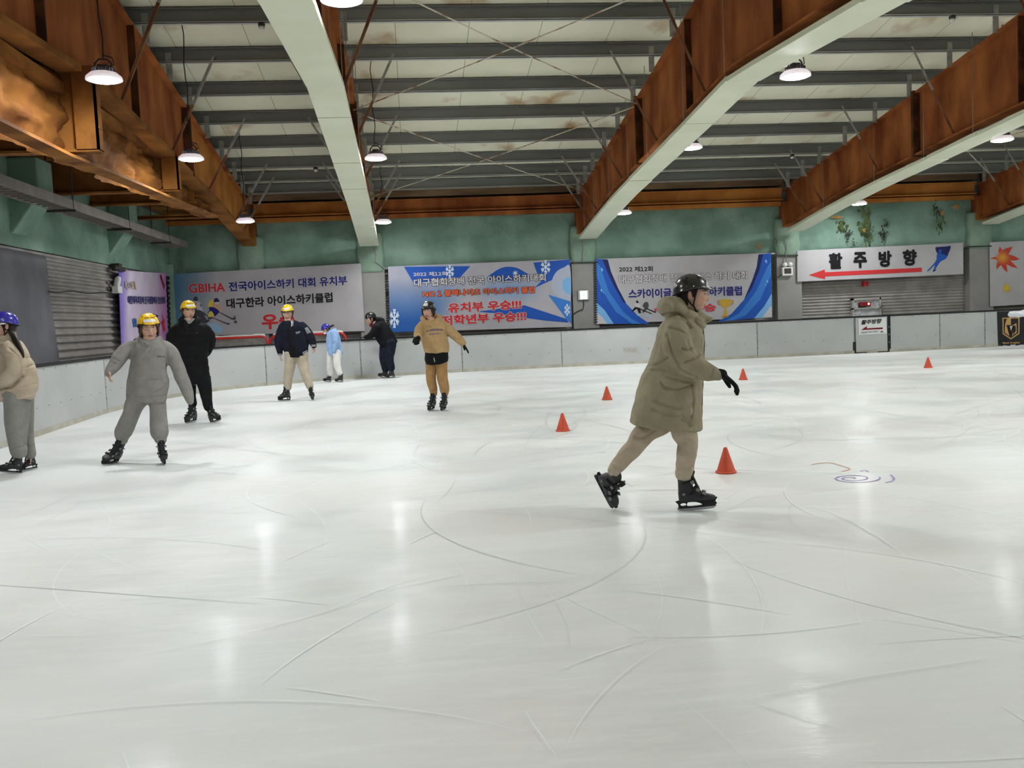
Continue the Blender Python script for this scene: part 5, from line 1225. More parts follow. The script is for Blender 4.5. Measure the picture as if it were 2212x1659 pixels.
    def hand(s, wrist, d, n, side, size=1.0, curl=0.5, mb=None, spread=0.1, thumb=0.8, fat=1.0):
        """wrist point, finger direction d, palm normal n; side = +1/-1 for the thumb's side"""
        mb = mb or s.body; d = norm(d); n = norm(np.asarray(n) - d*np.dot(n, d)); t = np.cross(d, n)*side; k = size
        rings = []
        for a, w, h in ((-0.02, 0.026, 0.020), (0.01, 0.034, 0.019), (0.045, 0.042, 0.016), (0.085, 0.043, 0.013), (0.095, 0.036, 0.010)):
            c = wrist + d*a*k; rings.append([c + t*w*k*math.cos(q) + n*h*k*math.sin(q) for q in [2*math.pi*j/14 for j in range(14)]])
        mb.loft(rings)
        for j, (o, L) in enumerate(((0.031, 0.072), (0.0105, 0.080), (-0.0105, 0.074), (-0.031, 0.058))):
            p = wrist + (d*0.084 + t*o)*k; dd = norm(d + t*spread*(1.5 - j)*0.6); pts = [p]; ang = 0
            for q, seg in enumerate((0.45, 0.32, 0.25)):
                ang += curl*(0.35 + 0.45*q) + 0.06*j*curl; v = dd*math.cos(ang) + n*math.sin(ang); pts.append(pts[-1] + v*L*seg*k)
            mb.tube(pts, [0.0092*k*fat, 0.0088*k*fat, 0.0080*k*fat, 0.0068*k*fat], 10)
        p = wrist + (d*0.02 + t*0.034)*k; v1 = norm(d*0.75 + t*thumb + n*0.25); v2 = norm(d*0.95 + t*thumb*0.35 + n*(0.3 + 0.3*curl))
        mb.tube([p, p + v1*0.036*k, p + v1*0.036*k + v2*0.03*k, p + v1*0.036*k + v2*0.052*k], [0.014*k*fat, 0.0115*k*fat, 0.010*k*fat, 0.0075*k*fat], 10)
    def finish_body(s, voxel=0.005, brow=(44, 34, 30), lip=(172, 104, 94), skin=(206, 164, 142)):
        me = remeshed(s.body, voxel, 1)
        bm = bmesh.new(); bm.from_mesh(me); c, f, u, r_ = (Vector(q) for q in (s.hc, s.hf, s.hu, s.hr)); k = 1/s.hs
        def face_zone(v): d = (v.co - c)*k; return d.dot(f) > 0.045 and -0.1 < d.dot(u) < 0.05 and abs(d.dot(r_)) < 0.066
        z = {v.index for v in bm.verts if face_zone(v)}
        ed = [e for e in bm.edges if e.verts[0].index in z and e.verts[1].index in z]
        bmesh.ops.subdivide_edges(bm, edges=ed, cuts=2, use_grid_fill=True, smooth=0.6); bm.to_mesh(me); bm.free()
        V = verts_of(me); rel = (V - s.hc)/s.hs
        X, Y, Z = rel @ s.hr, rel @ s.hf, rel @ s.hu; g = lambda v, c, w: np.exp(-((v - c)/w)**2)
        hard = lambda d, w: np.clip(0.5 - d/w, 0, 1)
        col = np.tile(np.array(skin, float), (len(V), 1)); fr = (Y > 0.03)
        def mixc(c, w):
            nonlocal col; w = np.clip(w, 0, 1)[:, None]; col = col*(1 - w) + np.array(c, float)*w
        mixc((208, 146, 126), 0.3*fr*(g(X, 0.042, 0.02) + g(X, -0.042, 0.02))*g(Z, -0.03, 0.02)); mixc((204, 146, 128), 0.3*fr*g(X, 0, 0.014)*g(Z, -0.035, 0.012))
        lipd = np.sqrt((X/0.0215)**2 + ((Z + 0.067 + 0.03*np.abs(X))/0.0085)**2) - 1; mixc(lip, fr*(Y > 0.05)*hard(lipd, 0.35)); mixc((96, 52, 48), fr*(Y > 0.05)*hard(np.abs(Z + 0.0672 + 0.03*np.abs(X)) - 0.0012, 0.0014)*(np.abs(X) < 0.02))
        for sd in (-1, 1):
            x = X*sd; mixc((120, 74, 62), 0.8*fr*g(x, 0.0075, 0.003)*g(Z, -0.042, 0.0025))
            bd = np.sqrt(((x - 0.033)/0.019)**2 + ((Z - 0.029 + 4.5*(x - 0.036)**2)/0.0042)**2) - 1; mixc(brow, 0.85*fr*hard(bd, 0.5))
            ey = Z - 0.007 - 0.06*(x - 0.031); opn = 0.0042*np.sqrt(np.clip(1 - ((x - 0.031)/0.0145)**2, 0, 1)); inn = fr*(np.abs(x - 0.031) < 0.0145)*hard(np.abs(ey) - opn, 0.0016)
            mixc((214, 206, 200), 0.9*inn); mixc((34, 24, 22), inn*hard(np.hypot(x - 0.031, ey) - 0.0052, 0.002)); mixc((40, 28, 26), 0.9*fr*(np.abs(x - 0.031) < 0.0155)*hard(np.abs(ey - opn) - 0.0013, 0.0014))
        mixc((190, 130, 112), 0.4*(np.abs(X) > 0.075)*(Z > -0.05))
        o = s.put('body', me, 'skin'); put_cols(o.data, col); return o
    # ---- helmet, straps, hair, glasses
    def helmet(s, mat, sticker=False, brim=0.02, tilt=0.0, grow=1.0, band=None, strapc='strap'):
        nu, nv = 48, 20; rings = []
        for i in range(nv + 1):
            R = []
            for k in range(nu):
                a = 2*math.pi*k/nu; cx, sy = math.cos(a), math.sin(a)
                z0 = 0.045 + 0.0*sy if sy > 0.3 else (0.045 - 0.052*(0.3 - sy)/1.3)
                e0 = math.asin(max(-0.95, min(0.95, (z0 - 0.028)/0.118))); e = e0 + (math.pi/2 - e0)*(i/nv)
                fl = 1 + 0.02*math.cos(3*a)*math.cos(e)
                rim = 0.006*max(0, 1 - i/2.0)
                R.append(s.H(grow*((0.1*math.cos(e) + rim)*cx*fl), grow*((0.122*math.cos(e) + rim)*sy*fl) - 0.012, 0.028 + grow*0.118*math.sin(e)))
            rings.append(R)
        mb = MB(); mb.loft(rings, cap=True)
        h = s.add('helmet', mb, mat)
        # rim band, brim, vents
        mb = MB(); ring = []
        for k in range(nu + 1):
            a = 2*math.pi*k/nu; cx, sy = math.cos(a), math.sin(a); z0 = 0.045 if sy > 0.3 else 0.045 - 0.052*(0.3 - sy)/1.3; e0 = math.asin((z0 - 0.028)/0.118)
            ring.append(s.H(grow*0.103*math.cos(e0)*cx, grow*0.125*math.cos(e0)*sy - 0.012, z0 - 0.002))
        mb.tube(ring, 0.0042*s.hs, 8, round_ends=False); s.add('rim', mb, 'strap', h)
        if brim:
            mb = MB(); rows = []
            for j in range(4):
                t = j/3; rows.append([s.H(grow*(0.1 - 0.012*t)*math.cos(a), grow*0.124*math.sin(a) - 0.012 + brim*t*math.sin(a)**2, 0.05 - 0.006*t) for a in np.linspace(math.radians(28), math.radians(152), 17)])
            top = rows; bot = [[p - s.hu*0.006*s.hs for p in r_] for r_ in rows]
            V = [p for r_ in top + bot for p in r_]; n = 17; F = []
            for j in range(3):
                for i in range(n - 1): F.append((j*n+i, j*n+i+1, (j+1)*n+i+1, (j+1)*n+i)); q = 4*n; F.append((q+j*n+i, q+(j+1)*n+i, q+(j+1)*n+i+1, q+j*n+i+1))
            for i in range(n - 1): F.append((3*n+i, 3*n+i+1, 7*n+i+1, 7*n+i)); F.append((i, 4*n+i, 4*n+i+1, i+1))
            mb.add(V, F, True); s.add('brim', mb, mat if mat != 'helmet_yellow' else 'helmet_yellow', h)
        def patch(name, a0, a1, e0, e1, m_, lift=0.003):
            mb = MB(); na, ne = 14, 6; V = []
            for j in range(ne + 1):
                for i in range(na + 1):
                    a = math.radians(a0 + (a1 - a0)*i/na); e = math.radians(e0 + (e1 - e0)*j/ne)
                    V.append(s.H(grow*(0.1 + lift)*math.cos(e)*math.cos(a)*(1 + 0.02*math.cos(3*a)*math.cos(e)), grow*(0.122 + lift)*math.cos(e)*math.sin(a)*(1 + 0.02*math.cos(3*a)*math.cos(e)) - 0.012, 0.028 + grow*(0.118 + lift)*math.sin(e)))
            mb.add(V, [(j*(na+1)+i, j*(na+1)+i+1, (j+1)*(na+1)+i+1, (j+1)*(na+1)+i) for j in range(ne) for i in range(na)], True); s.add(name, mb, m_, h)
        if sticker: patch('sticker', sticker[0], sticker[1], sticker[2], sticker[3], 'sticker')
        if band:
            patch('sticker', 55, 125, 16, 30, 'sticker')
            for q in range(5): patch('printed_mark', 62 + q*6, 65 + q*6, 36, 42, 'strap', 0.004); patch('printed_mark', 98 + q*6, 101 + q*6, 36, 42, 'strap', 0.004)
        for a in (35, 145, 200, 340): patch('vent', a - 5, a + 5, 42, 50, 'strap', 0.002)
        for sd in (-1, 1): patch('rivet', 90 + sd*78, 90 + sd*82, 12, 16, 'sticker', 0.004)
        mb = MB()
        for sd in (-1, 1):
            mb.tube([s.H(sd*0.092, 0.035, 0.045), s.H(sd*0.086, 0.022, -0.01), s.H(sd*0.074, 0.012, -0.07), s.H(sd*0.055, 0.028, -0.108)], 0.0055*s.hs, 8)
            mb.tube([s.H(sd*0.09, -0.06, 0.02), s.H(sd*0.08, -0.035, -0.03), s.H(sd*0.073, 0.008, -0.075)], 0.005*s.hs, 8)
        mb.tube([s.H(-0.056, 0.028, -0.106), s.H(-0.03, 0.055, -0.124), s.H(0, 0.066, -0.129), s.H(0.03, 0.055, -0.124), s.H(0.056, 0.028, -0.106)], 0.0075*s.hs, 8)
        s.add('chin_strap', mb, strapc, h); return h
    def hair(s, mat, fringe=True, sides=0.0, back=-0.05, long_sides=0.0):
        mb = MB(); nu, nv = 40, 22; rings = []
        for i in range(1, nv):
            t = math.pi*i/nv - math.pi/2; R = []
            for k in range(nu):
                a = 2*math.pi*k/nu; x, y, z = math.cos(t)*math.cos(a), math.cos(t)*math.sin(a), math.sin(t); X, Y, Z = x*0.083, y*0.098 - 0.016, z*0.12 + 0.012
                Z = max(Z, back - 0.02 if Y < -0.02 else back + 0.04); 
                if Y > 0.03 and Z < 0.05: Y = 0.03
                R.append(s.H(X, Y, Z))
            rings.append(R)
        mb.loft(rings)
        if fringe:
            for k in range(11):
                x = -0.062 + k*0.0124; yy = 0.098*math.sqrt(max(0.05, 1 - (x/0.08)**2)); mb.tube([s.H(x, yy*0.8, 0.075), s.H(x*1.02, yy + 0.002, 0.05), s.H(x*1.03, yy + 0.004, fringe + 0.006*math.sin(k*2.1))], [0.011*s.hs, 0.011*s.hs, 0.006*s.hs], 8)
        if long_sides:
            for sd in (-1, 1):
                for k in range(4): mb.tube([s.H(sd*0.05, 0.075 - 0.01*k, 0.06), s.H(sd*(0.072 + 0.002*k), 0.058 - 0.02*k, 0.02), s.H(sd*(0.08 + 0.001*k), 0.04 - 0.022*k, -0.03), s.H(sd*0.078, 0.03 - 0.024*k, -long_sides)], [0.012*s.hs, 0.013*s.hs, 0.012*s.hs, 0.007*s.hs], 8)
        me = remeshed(mb, 0.006, 2); return s.put('hair', me, mat)
    def ponytail(s, pts, mat):
        mb = MB(); rs = np.random.RandomState(2)
        for k in range(9):
            o = rs.normal(size=2)*0.25
            s.limb(mb, [(x + o[0]*r, y + o[1]*r*0.6, dz + s.m(r)*0.5*math.cos(k*2.2), r*0.55) for x, y, dz, r in pts], 8)
        return s.put('ponytail', remeshed(mb, 0.007, 1), mat)
    def glasses(s):
        mb = MB()
        for sd in (-1, 1):
            mb.tube([s.H(sd*0.034 + 0.025*math.cos(a), 0.097 - 0.012*abs(math.cos(a))*(1 if math.cos(a)*sd > 0 else 0.2), 0.004 + 0.019*math.sin(a)) for a in [2*math.pi*k/18 for k in range(19)]], 0.0013*s.hs, 6, round_ends=False)
            mb.tube([s.H(sd*0.059, 0.088, 0.008), s.H(sd*0.079, 0.05, 0.01), s.H(sd*0.083, -0.01, 0.005)], 0.0013*s.hs, 6)
        mb.tube([s.H(-0.01, 0.1, 0.008), s.H(0, 0.103, 0.01), s.H(0.01, 0.1, 0.008)], 0.0013*s.hs, 6); return s.add('glasses', mb, 'glass_frame')
    # ---- skates
    def skate(s, base, fwd, up, sc=1.0):
        """the boot carries the smaller pieces as its sub-parts"""
        m = foot_matrix(base - WL[s.root.name], fwd, up, sc); first = None
        for k in ('boot', 'tongue', 'blade_holder', 'blade', 'ankle_strap', 'instep_strap', 'toe_strap', 'buckles'):
            o = bpy.data.objects.new('ice_skate' if k == 'boot' else k, SK[k]); COL.objects.link(o)
            if first is None: o.parent = s.root; o.matrix_local = m; first = o
            else: o.parent = first
            WL[o.name] = WL[s.root.name]
        return first
    def foot(s, ground, top, yaw, dz=0.0, dzt=0.0, sc=None, pitch=0.0):
        """ground: photo point at mid-blade on the ice, top: photo point at boot top"""
        g = onZ(ground[0], ground[1], 0.001); t = atd(top[0], top[1], depth(g) + dzt); up = t - g; L = np.linalg.norm(up)
        f = s.dirv(yaw, pitch); u = norm(up); f = norm(f - u*np.dot(f, u)); k = sc or L/0.30
        # boot top sits 3.6 cm behind the blade's middle
        u2 = norm((t + f*0.036*k) - g); s.skate(g, f, u2, k); s.ankles.append((g + u2*0.2*k - f*0.036*k, g + u2*0.06*k, f)); s.tops.append(t); return g
    def leg_paths(s, mb, paths):
        """trouser legs; the lower points slide in depth so that each leg ends on its own boot"""
        for pts, top, (an, sole, f) in zip(paths, s.tops, s.ankles):
            dd = depth(top) - s.d; y0, y1 = pts[0][1], pts[-1][1]; Q = []
            for x, y, z, r in pts: t = (y - y0)/(y1 - y0); Q.append((x, y, z*(1-t) + dd*t, r))
            s.limb(mb, Q, 18)
            inner = [s.P(x, y, z) for x, y, z, r in Q]
            s.body.tube(inner[1:] + [an], [s.m(r)*0.6 for x, y, z, r in Q[1:]] + [0.03], 12); s.body.tube([an, sole + (an - sole)*0.35, sole + f*0.07 + (an - sole)*0.2], [0.03, 0.03, 0.024], 10)
    def legs(s, hips, knees, r=(0.075, 0.05, 0.036)):
        """skin legs inside the trousers down into the boots; hips/knees photo points with dz"""
        for (hx, hy, hz), (kx, ky, kz), (an, sole, f) in zip(hips, knees, s.ankles):
            s.body.tube([s.P(hx, hy, hz), s.P(kx, ky, kz), an], [r[0], r[1], r[2]], 12); s.body.tube([an, sole + (an - sole)*0.35, sole + f*0.09 + (an - sole)*0.15], [r[2], 0.034, 0.028], 10)
    def chest_text(s, target, string, bl, br, h, mat, name='printed_words', bold=0.02, arch=0.0):
        """words printed on a garment: the flat letters are laid on the cloth along the line of sight"""
        from mathutils.bvhtree import BVHTree
        me = target.data; o = np.array(WL[target.name]); bvh = BVHTree.FromPolygons([tuple(v.co) for v in me.vertices], [tuple(p.vertices) for p in me.polygons])
        V, F = text_geo(string, bold); lo, hi = V[:, :2].min(0), V[:, :2].max(0); out = []
        for v in V:
            a, b = (v[0]-lo[0])/(hi[0]-lo[0]), (v[1]-lo[1])/(hi[1]-lo[1]); x = bl[0] + (br[0]-bl[0])*a; y = bl[1] + (br[1]-bl[1])*a - h*b - arch*4*a*(1-a); d = norm(ray(x, y)); hit = bvh.ray_cast(Vector(C_O - o), Vector(d))
            q = np.array(hit[0]) + o if hit[0] is not None else s.P(x, y, -0.12); out.append(q - d*0.006)
        mb = MB(); mb.add(out, F); return s.add(name, mb, mat, target)
    def chest_poly(s, target, polys, mat, name):
        from mathutils.bvhtree import BVHTree
        me = target.data; o = np.array(WL[target.name]); bvh = BVHTree.FromPolygons([tuple(v.co) for v in me.vertices], [tuple(p.vertices) for p in me.polygons]); mb = MB()
        for pts in polys:
            n = len(pts)//2; top, bot = pts[:n], pts[n:][::-1]; V = []
            K = 12
            def samp(L, t):
                q = t*(len(L)-1); i = min(int(q), len(L)-2); f = q - i; return (L[i][0]*(1-f) + L[i+1][0]*f, L[i][1]*(1-f) + L[i+1][1]*f)
            for i in range(K+1):
                a = samp(top, i/K); b = samp(bot, i/K)
                for j in range(4):
                    x = a[0] + (b[0]-a[0])*j/3; y = a[1] + (b[1]-a[1])*j/3; d = norm(ray(x, y)); hit = bvh.ray_cast(Vector(C_O - o), Vector(d)); q = np.array(hit[0]) + o if hit[0] is not None else s.P(x, y, -0.1); V.append(q - d*0.006)
            mb.add(V, [(4*i+j, 4*i+j+1, 4*i+j+5, 4*i+j+4) for i in range(K) for j in range(3)], True)
        return s.add(name, mb, mat, target)

# --- 1: man in the olive coat, striding to the right
p = Person((1450, 1103.5), 'person in a long olive hooded coat and black helmet striding right in front')
p.head((1496, 637), 74, 86, -4)
p.body.tube([p.P(1480, 690), p.P(1465, 740), p.P(1455, 800), p.P(1450, 880)], [0.09, 0.12, 0.12, 0.08], 14)
for dz in (-0.2, 0.2): p.body.tube([p.P(1466, 705, dz*0.8), p.P(1472, 770, dz*1.15), p.P(1490 if dz < 0 else 1446, 790, dz*1.2)], [0.05, 0.04, 0.035], 10)
cam_tow = p.tow
p.foot((1497, 1102.3), (1477, 1021), 90)
f = norm(p.rt*0.42 - UPV*0.88 + p.tow*0.05); u = norm(p.rt*0.5 + UPV*0.3 + p.tow*0.62); u = norm(u - f*np.dot(u, f))
g = p.P(1297, 1075, 0.17); tipz = (g + f*0.17)[2]; g[2] += max(0.0, 0.004 - tipz)
p.skate(g, f, u, 0.92); p.ankles.append((g + u*0.19 - f*0.036, g + u*0.06, f)); p.tops.append(g + u*0.26 - f*0.036)
tm = MB(); p.leg_paths(tm, [[(1474, 892, -.07, 33), (1476, 930, -.08, 28), (1486, 956, -.08, 23), (1482, 986, -.08, 21.5), (1478, 1023, -.08, 20)], [(1446, 892, .07, 33), (1424, 914, .06, 29), (1396, 931, .05, 25), (1369, 966, .05, 20.5), (1347, 990, .05, 18), (1327, 1016, .05, 15)]])
p.finish_body(0.0045)
h = p.helmet('helmet_black', brim=0.03, sticker=(62, 100, 6, 18))
p.hair('hair_black', fringe=0.038, back=-0.06)
mb = MB()
p.torso(mb, [(1441, 684, 1506, 690, .12, 0), (1428, 699, 1516, 708, .19, 0), (1417, 722, 1520, 724, .23, 0), (1411, 743, 1521, 745, .24, 0), (1399, 786, 1520, 776, .235, 0), (1386, 813, 1519, 817, .23, 0), (1376, 842, 1517, 858, .235, 0), (1366, 880, 1516, 890, .24, 0), (1358, 911, 1517, 926, .245, 0), (1364, 914, 1512, 929, .22, 0)])
mb.ell(p.P(1443, 664, 0.0), p.rt*0.075 + UPV*0.012, UPV*0.08 - p.rt*0.02, p.tow*0.16, 24, 16)
mb.ell(p.P(1464, 666, 0.0), p.rt*0.075, UPV*0.085 - p.rt*0.02, p.tow*0.15, 24, 16)
mb.ell(p.P(1484, 681, 0.0), p.rt*0.085, UPV*0.055 - p.rt*0.02, p.tow*0.125, 24, 16)
p.limb(mb, [(1462, 708, -.15, 25), (1463, 742, -.22, 31), (1480, 780, -.25, 29), (1517, 799, -.25, 22), (1550, 810, -.24, 12.5)], 20)
p.limb(mb, [(1462, 708, .15, 25), (1452, 745, .22, 29), (1442, 790, .27, 25), (1440, 825, .26, 15)], 16)
coat = p.garment('coat', mb, 'olive', 0.0085, 3, 0.012, 8.5, [
    ([(1420, 684), (1440, 679), (1462, 677), (1480, 690), (1493, 707)], 2.2, 0.022), ([(1446, 706), (1466, 711), (1487, 722)], 2.0, 0.016), ([(1474, 752), (1486, 757), (1495, 753)], 2.5, 0.022), ([(1480, 782), (1496, 777), (1511, 768)], 2.2, 0.019),
    ([(1486, 733), (1494, 757), (1506, 770)], 3, 0.013), ([(1398, 790), (1420, 786), (1441, 773)], 2.2, 0.016), ([(1394, 800), (1420, 798), (1436, 800)], 2.2, 0.010), ([(1428, 826), (1436, 838), (1462, 842), (1498, 832)], 2.0, 0.019), ([(1436, 812), (1470, 822), (1500, 826)], 3, 0.011),
    ([(1413, 866), (1440, 878), (1480, 884), (1498, 872)], 3, 0.016), ([(1408, 884), (1440, 896), (1476, 900)], 3, 0.013), ([(1474, 905), (1488, 912), (1492, 920)], 3, 0.016), ([(1494, 830), (1500, 862), (1494, 905)], 2.0, 0.016), ([(1440, 720), (1450, 760), (1470, 800), (1504, 815)], 2.0, 0.019), ([(1517, 720), (1515, 760)], 2.5, 0.013), ([(1541, 795), (1535, 815)], 1.8, 0.010), ([(1424, 730), (1418, 760), (1410, 780)], 3, 0.010)])
mb = MB(); p.limb(mb, [(1490, 676, 0, 17), (1508, 684, 0, 16), (1524, 689, 0, 10), (1537, 689, 0, 4)], 14); mb.ell(p.P(1506, 696, 0), p.rt*0.065 - UPV*0.02, UPV*0.055, p.tow*0.115, 20, 12); p.garment('collar', mb, 'olive', 0.007, 3, 0.003, 12, [([(1500, 688), (1515, 695), (1530, 694)], 2, .008)], parent=coat)
mb = MB(); p.limb(mb, [(1517, 712, 0, 3.5), (1520, 740, 0, 3.5), (1519, 772, 0, 3.2), (1518, 815, 0, 2.6), (1516, 858, 0, 2.6), (1515, 915, 0, 2.4)], 8); p.garment('front_placket', mb, 'olive_dark', 0.006, 2, 0.002, 14, parent=coat)
p.garment('trousers', tm, 'beige_pants', 0.0085, 4, 0.006, 10, [([(1372, 944), (1392, 946), (1414, 930)], 2, .012), ([(1338, 985), (1356, 972)], 2.5, .008), ([(1312, 1000), (1328, 1010), (1344, 1013)], 1.6, .01), ([(1466, 1010), (1482, 1015), (1500, 1008)], 1.6, .01), ([(1466, 955), (1480, 958)], 2.5, .008), ([(1464, 990), (1484, 992), (1500, 980)], 2.5, .008)], stretch=(1, 1, 1.6))
mb = MB(); p.hand(p.P(1556, 806, -.24), p.rt*0.72 - UPV*0.6, -UPV*0.7 - p.rt*0.55, 1, 1.22, 0.42, mb, spread=0.05, thumb=0.5, fat=1.45); mb.tube([p.P(1546, 807, -.24), p.P(1560, 808, -.24)], 0.036, 14); p.put('glove', remeshed(mb, 0.0045, 2), 'black_cloth')
mb = MB(); p.hand(p.P(1440, 828, .26), -UPV + p.rt*0.15, p.rt, 1, 1.05, 0.5, mb); p.put('glove', remeshed(mb, 0.005, 2), 'black_cloth')

# --- 2: girl in the grey hoodie
p = Person((297, 1002), 'person in grey hoodie and sweatpants, yellow helmet, arms spread wide')
p.head((321.5, 709), 53, 5, -3)
p.body.tube([p.P(323, 735), p.P(321, 790), p.P(318, 860)], [0.08, 0.11, 0.05], 14)
p.foot((240, 1001.5), (264, 952), -38); p.foot((352, 1001.5), (347, 951), 6)
tm = MB(); p.leg_paths(tm, [[(300, 858, 0, 24), (291, 873, 0, 20.5), (280, 903, 0, 18), (266, 934, 0, 18.5), (265, 950, 0, 12)], [(334, 858, 0, 24), (341, 873, 0, 18.5), (342, 903, 0, 17.5), (345, 934, 0, 19.5), (347, 947, 0, 14)]])
p.body.tube([p.P(284, 748), p.P(254, 778, -.08), p.P(238, 806, -.14)], [0.045, 0.036, 0.028], 10); p.body.tube([p.P(358, 756), p.P(379, 785), p.P(409, 862)], [0.045, 0.036, 0.028], 10)
p.hand(p.P(238, 805, -.15), -UPV*0.75 - p.rt*0.15 + p.tow*0.5, p.rt + UPV*0.2, 1, 0.85, 0.7)
p.finish_body()
p.helmet('helmet_yellow', brim=0.012, band=True)
p.hair('hair_brown', fringe=False, back=-0.07, long_sides=0.075); p.glasses()
p.ponytail([(300, 732, .06, 5), (294, 734, .03, 5), (290, 741, .0, 4), (288, 748, .0, 3)], 'hair_brown')
mb = MB()
p.torso(mb, [(309, 731, 339, 731, .07, 0), (296, 738, 350, 738, .11, 0), (284, 750, 363, 752, .14, 0), (282, 775, 361, 780, .155, 0), (277, 805, 363, 808, .16, 0), (273, 830, 367, 834, .165, 0), (271, 852, 362, 853, .16, 0), (272, 864, 360, 866, .155, 0), (277, 868, 356, 870, .14, 0)])
p.limb(mb, [(293, 748, 0, 15), (272, 758, -.03, 17), (256, 776, -.07, 16), (243, 796, -.12, 12.5), (236, 806, -.15, 9)], 18)
p.limb(mb, [(356, 750, 0, 15), (370, 764, 0, 16), (382, 790, 0, 15.5), (396, 824, 0, 14), (407, 853, 0, 11), (411, 867, 0, 8)], 18)
mb.ell(p.P(323, 739, .07), p.rt*.165, UPV*.06, p.tow*.09, 24, 12)
p.limb(mb, [(304, 731, .02, 7), (308, 739, -.06, 7), (322, 745, -.11, 6), (338, 738, -.06, 7), (345, 731, .02, 7)], 12)
ho = p.garment('hoodie', mb, 'grey_sweat', 0.009, 3, 0.011, 7, [([(309, 741), (316, 750), (323, 746), (332, 741)], 1.6, .012), ([(284, 757), (283, 790)], 1.8, .008), ([(361, 752), (360, 796)], 1.8, .008), ([(272, 853), (315, 859), (361, 855)], 1.8, .008), ([(300, 822), (350, 822), (357, 833)], 1.8, .007), ([(333, 848), (350, 842), (362, 830)], 2, .01), ([(246, 774), (258, 782)], 1.6, .01), ([(243, 784), (254, 786)], 1.6, .008), ([(310, 770), (320, 760), (325, 750)], 2.5, .007)])
p.chest_text(ho, 'ESSENTIAL', (339, 771), (357, 771.5), 2.6, 'p_dgrey')
p.garment('sweatpants', tm, 'grey_sweat', 0.009, 3, 0.011, 8, [([(252, 946), (265, 951), (277, 952)], 1.5, .01), ([(335, 946), (347, 949), (361, 946)], 1.5, .01)])

# --- 3: man in the long black padded coat
p = Person((440, 912), 'person in long black padded coat, yellow helmet and glasses, hands behind back')
p.head((407.5, 672), 38, 14, -3)
p.body.tube([p.P(408, 695), p.P(412, 760), p.P(420, 826)], [0.08, 0.11, 0.05], 14)
p.foot((415, 912), (416.5, 872), -35); p.foot((464, 912), (451, 879), 40)
tm = MB(); p.leg_paths(tm, [[(408, 818, 0, 17), (410, 842, 0, 13), (413, 858, 0, 10), (416, 872, 0, 9)], [(438, 818, 0, 17), (443, 840, 0, 14), (447, 864, 0, 11), (450, 880, 0, 9.5)]])
p.finish_body()
p.helmet('helmet_yellow', brim=0.012, band=True); p.hair('hair_black', fringe=0.042, back=-0.05); p.glasses()
mb = MB()
p.torso(mb, [(390, 694, 427, 694, .10, 0), (379, 702, 443, 702, .15, 0), (372, 716, 451, 714, .18, 0), (375, 745, 451, 748, .18, 0), (381, 775, 449, 776, .18, 0), (383, 800, 452, 800, .19, 0), (384, 822, 454, 820, .19, 0), (388, 831, 450, 829, .17, 0)])
p.limb(mb, [(440, 708, 0, 11), (452, 724, .03, 12), (454, 744, .12, 11.5), (444, 764, .22, 9)], 16); p.limb(mb, [(384, 710, 0, 12), (373, 726, .03, 13), (372, 746, .12, 12), (388, 764, .22, 9)], 16)
p.limb(mb, [(396, 690, .06, 8), (412, 692, .09, 8), (426, 691, .04, 8)], 12)
p.limb(mb, [(392, 692, -.02, 7), (400, 701, -.11, 7), (409, 714, -.15, 5), (420, 702, -.11, 7), (427, 692, -.02, 7)], 12)
c3 = p.garment('padded_coat', mb, 'black_cloth', 0.010, 4, 0.006, 7, puff=(p.P(412, 700), UPV, 0.11, 0.010))
p.chest_text(c3, 'SPORT', (422, 720), (428, 719.5), 1.2, 'p_greytext')
p.garment('trousers', tm, 'black_cloth', 0.009, 4, 0.005, 9)
mb = MB(); p.limb(mb, [(400, 693, -.04, 6), (409, 699, -.085, 6), (418, 693, -.04, 6)], 10); p.garment('neck_scarf', mb, 'grey_sweat', 0.008, 3, 0.002, 9)

# --- 4: boy in the varsity jacket
p = Person((645, 865), 'person in black varsity jacket and tan trousers, yellow helmet, standing')
p.head((621, 676.5), 31, -12, -4)
p.body.tube([p.P(622, 695), p.P(632, 730), p.P(640, 768)], [0.08, 0.10, 0.05], 14)
p.foot((617, 865.5), (620.5, 836), -62); p.foot((674.5, 864), (670, 836), 8)
tm = MB(); p.leg_paths(tm, [[(629, 764, 0, 15), (627, 781, 0, 12.5), (625, 799, 0, 11), (621.5, 818, 0, 10), (621.5, 836, 0, 8)], [(651, 764, 0, 15), (653, 781, 0, 12.5), (658.5, 802, 0, 10.5), (665, 821, 0, 9.5), (669.5, 835, 0, 8)]])
p.body.tube([p.P(606, 706), p.P(601, 738, .02), p.P(605, 766)], [0.045, 0.036, 0.026], 10); p.body.tube([p.P(658, 706), p.P(672, 730), p.P(679, 748)], [0.045, 0.036, 0.026], 10)
p.hand(p.P(605, 765), -UPV - p.rt*0.05, p.rt, 1, 0.95, 0.6); p.hand(p.P(679, 748.5), -UPV + p.rt*0.02, -p.rt + p.tow*0.4, 1, 0.95, 0.7)
p.finish_body()
p.helmet('helmet_yellow', brim=0.018, sticker=(60, 120, 16, 30)); p.hair('hair_black', fringe=0.03, back=-0.05); p.glasses()
mb = MB()
p.torso(mb, [(611, 692.5, 640, 692, .08, 0), (606, 698, 652, 697, .12, 0), (601, 708, 661, 706, .14, 0), (601, 726, 665, 728, .15, 0), (606, 745, 667, 746, .16, 0), (614, 760, 666, 758, .165, 0), (617, 772, 662, 767, .15, 0)])
p.limb(mb, [(611, 705, 0, 9), (604, 722, 0, 9), (601, 741, 0, 9), (605, 763, 0, 5.5)], 16); p.limb(mb, [(652, 704, 0, 9.5), (663, 716, 0, 10.5), (672, 732, 0, 9.5), (678, 747, 0, 6)], 16)
jk = p.garment('varsity_jacket', mb, 'navy_cloth', 0.010, 3, 0.006, 7)
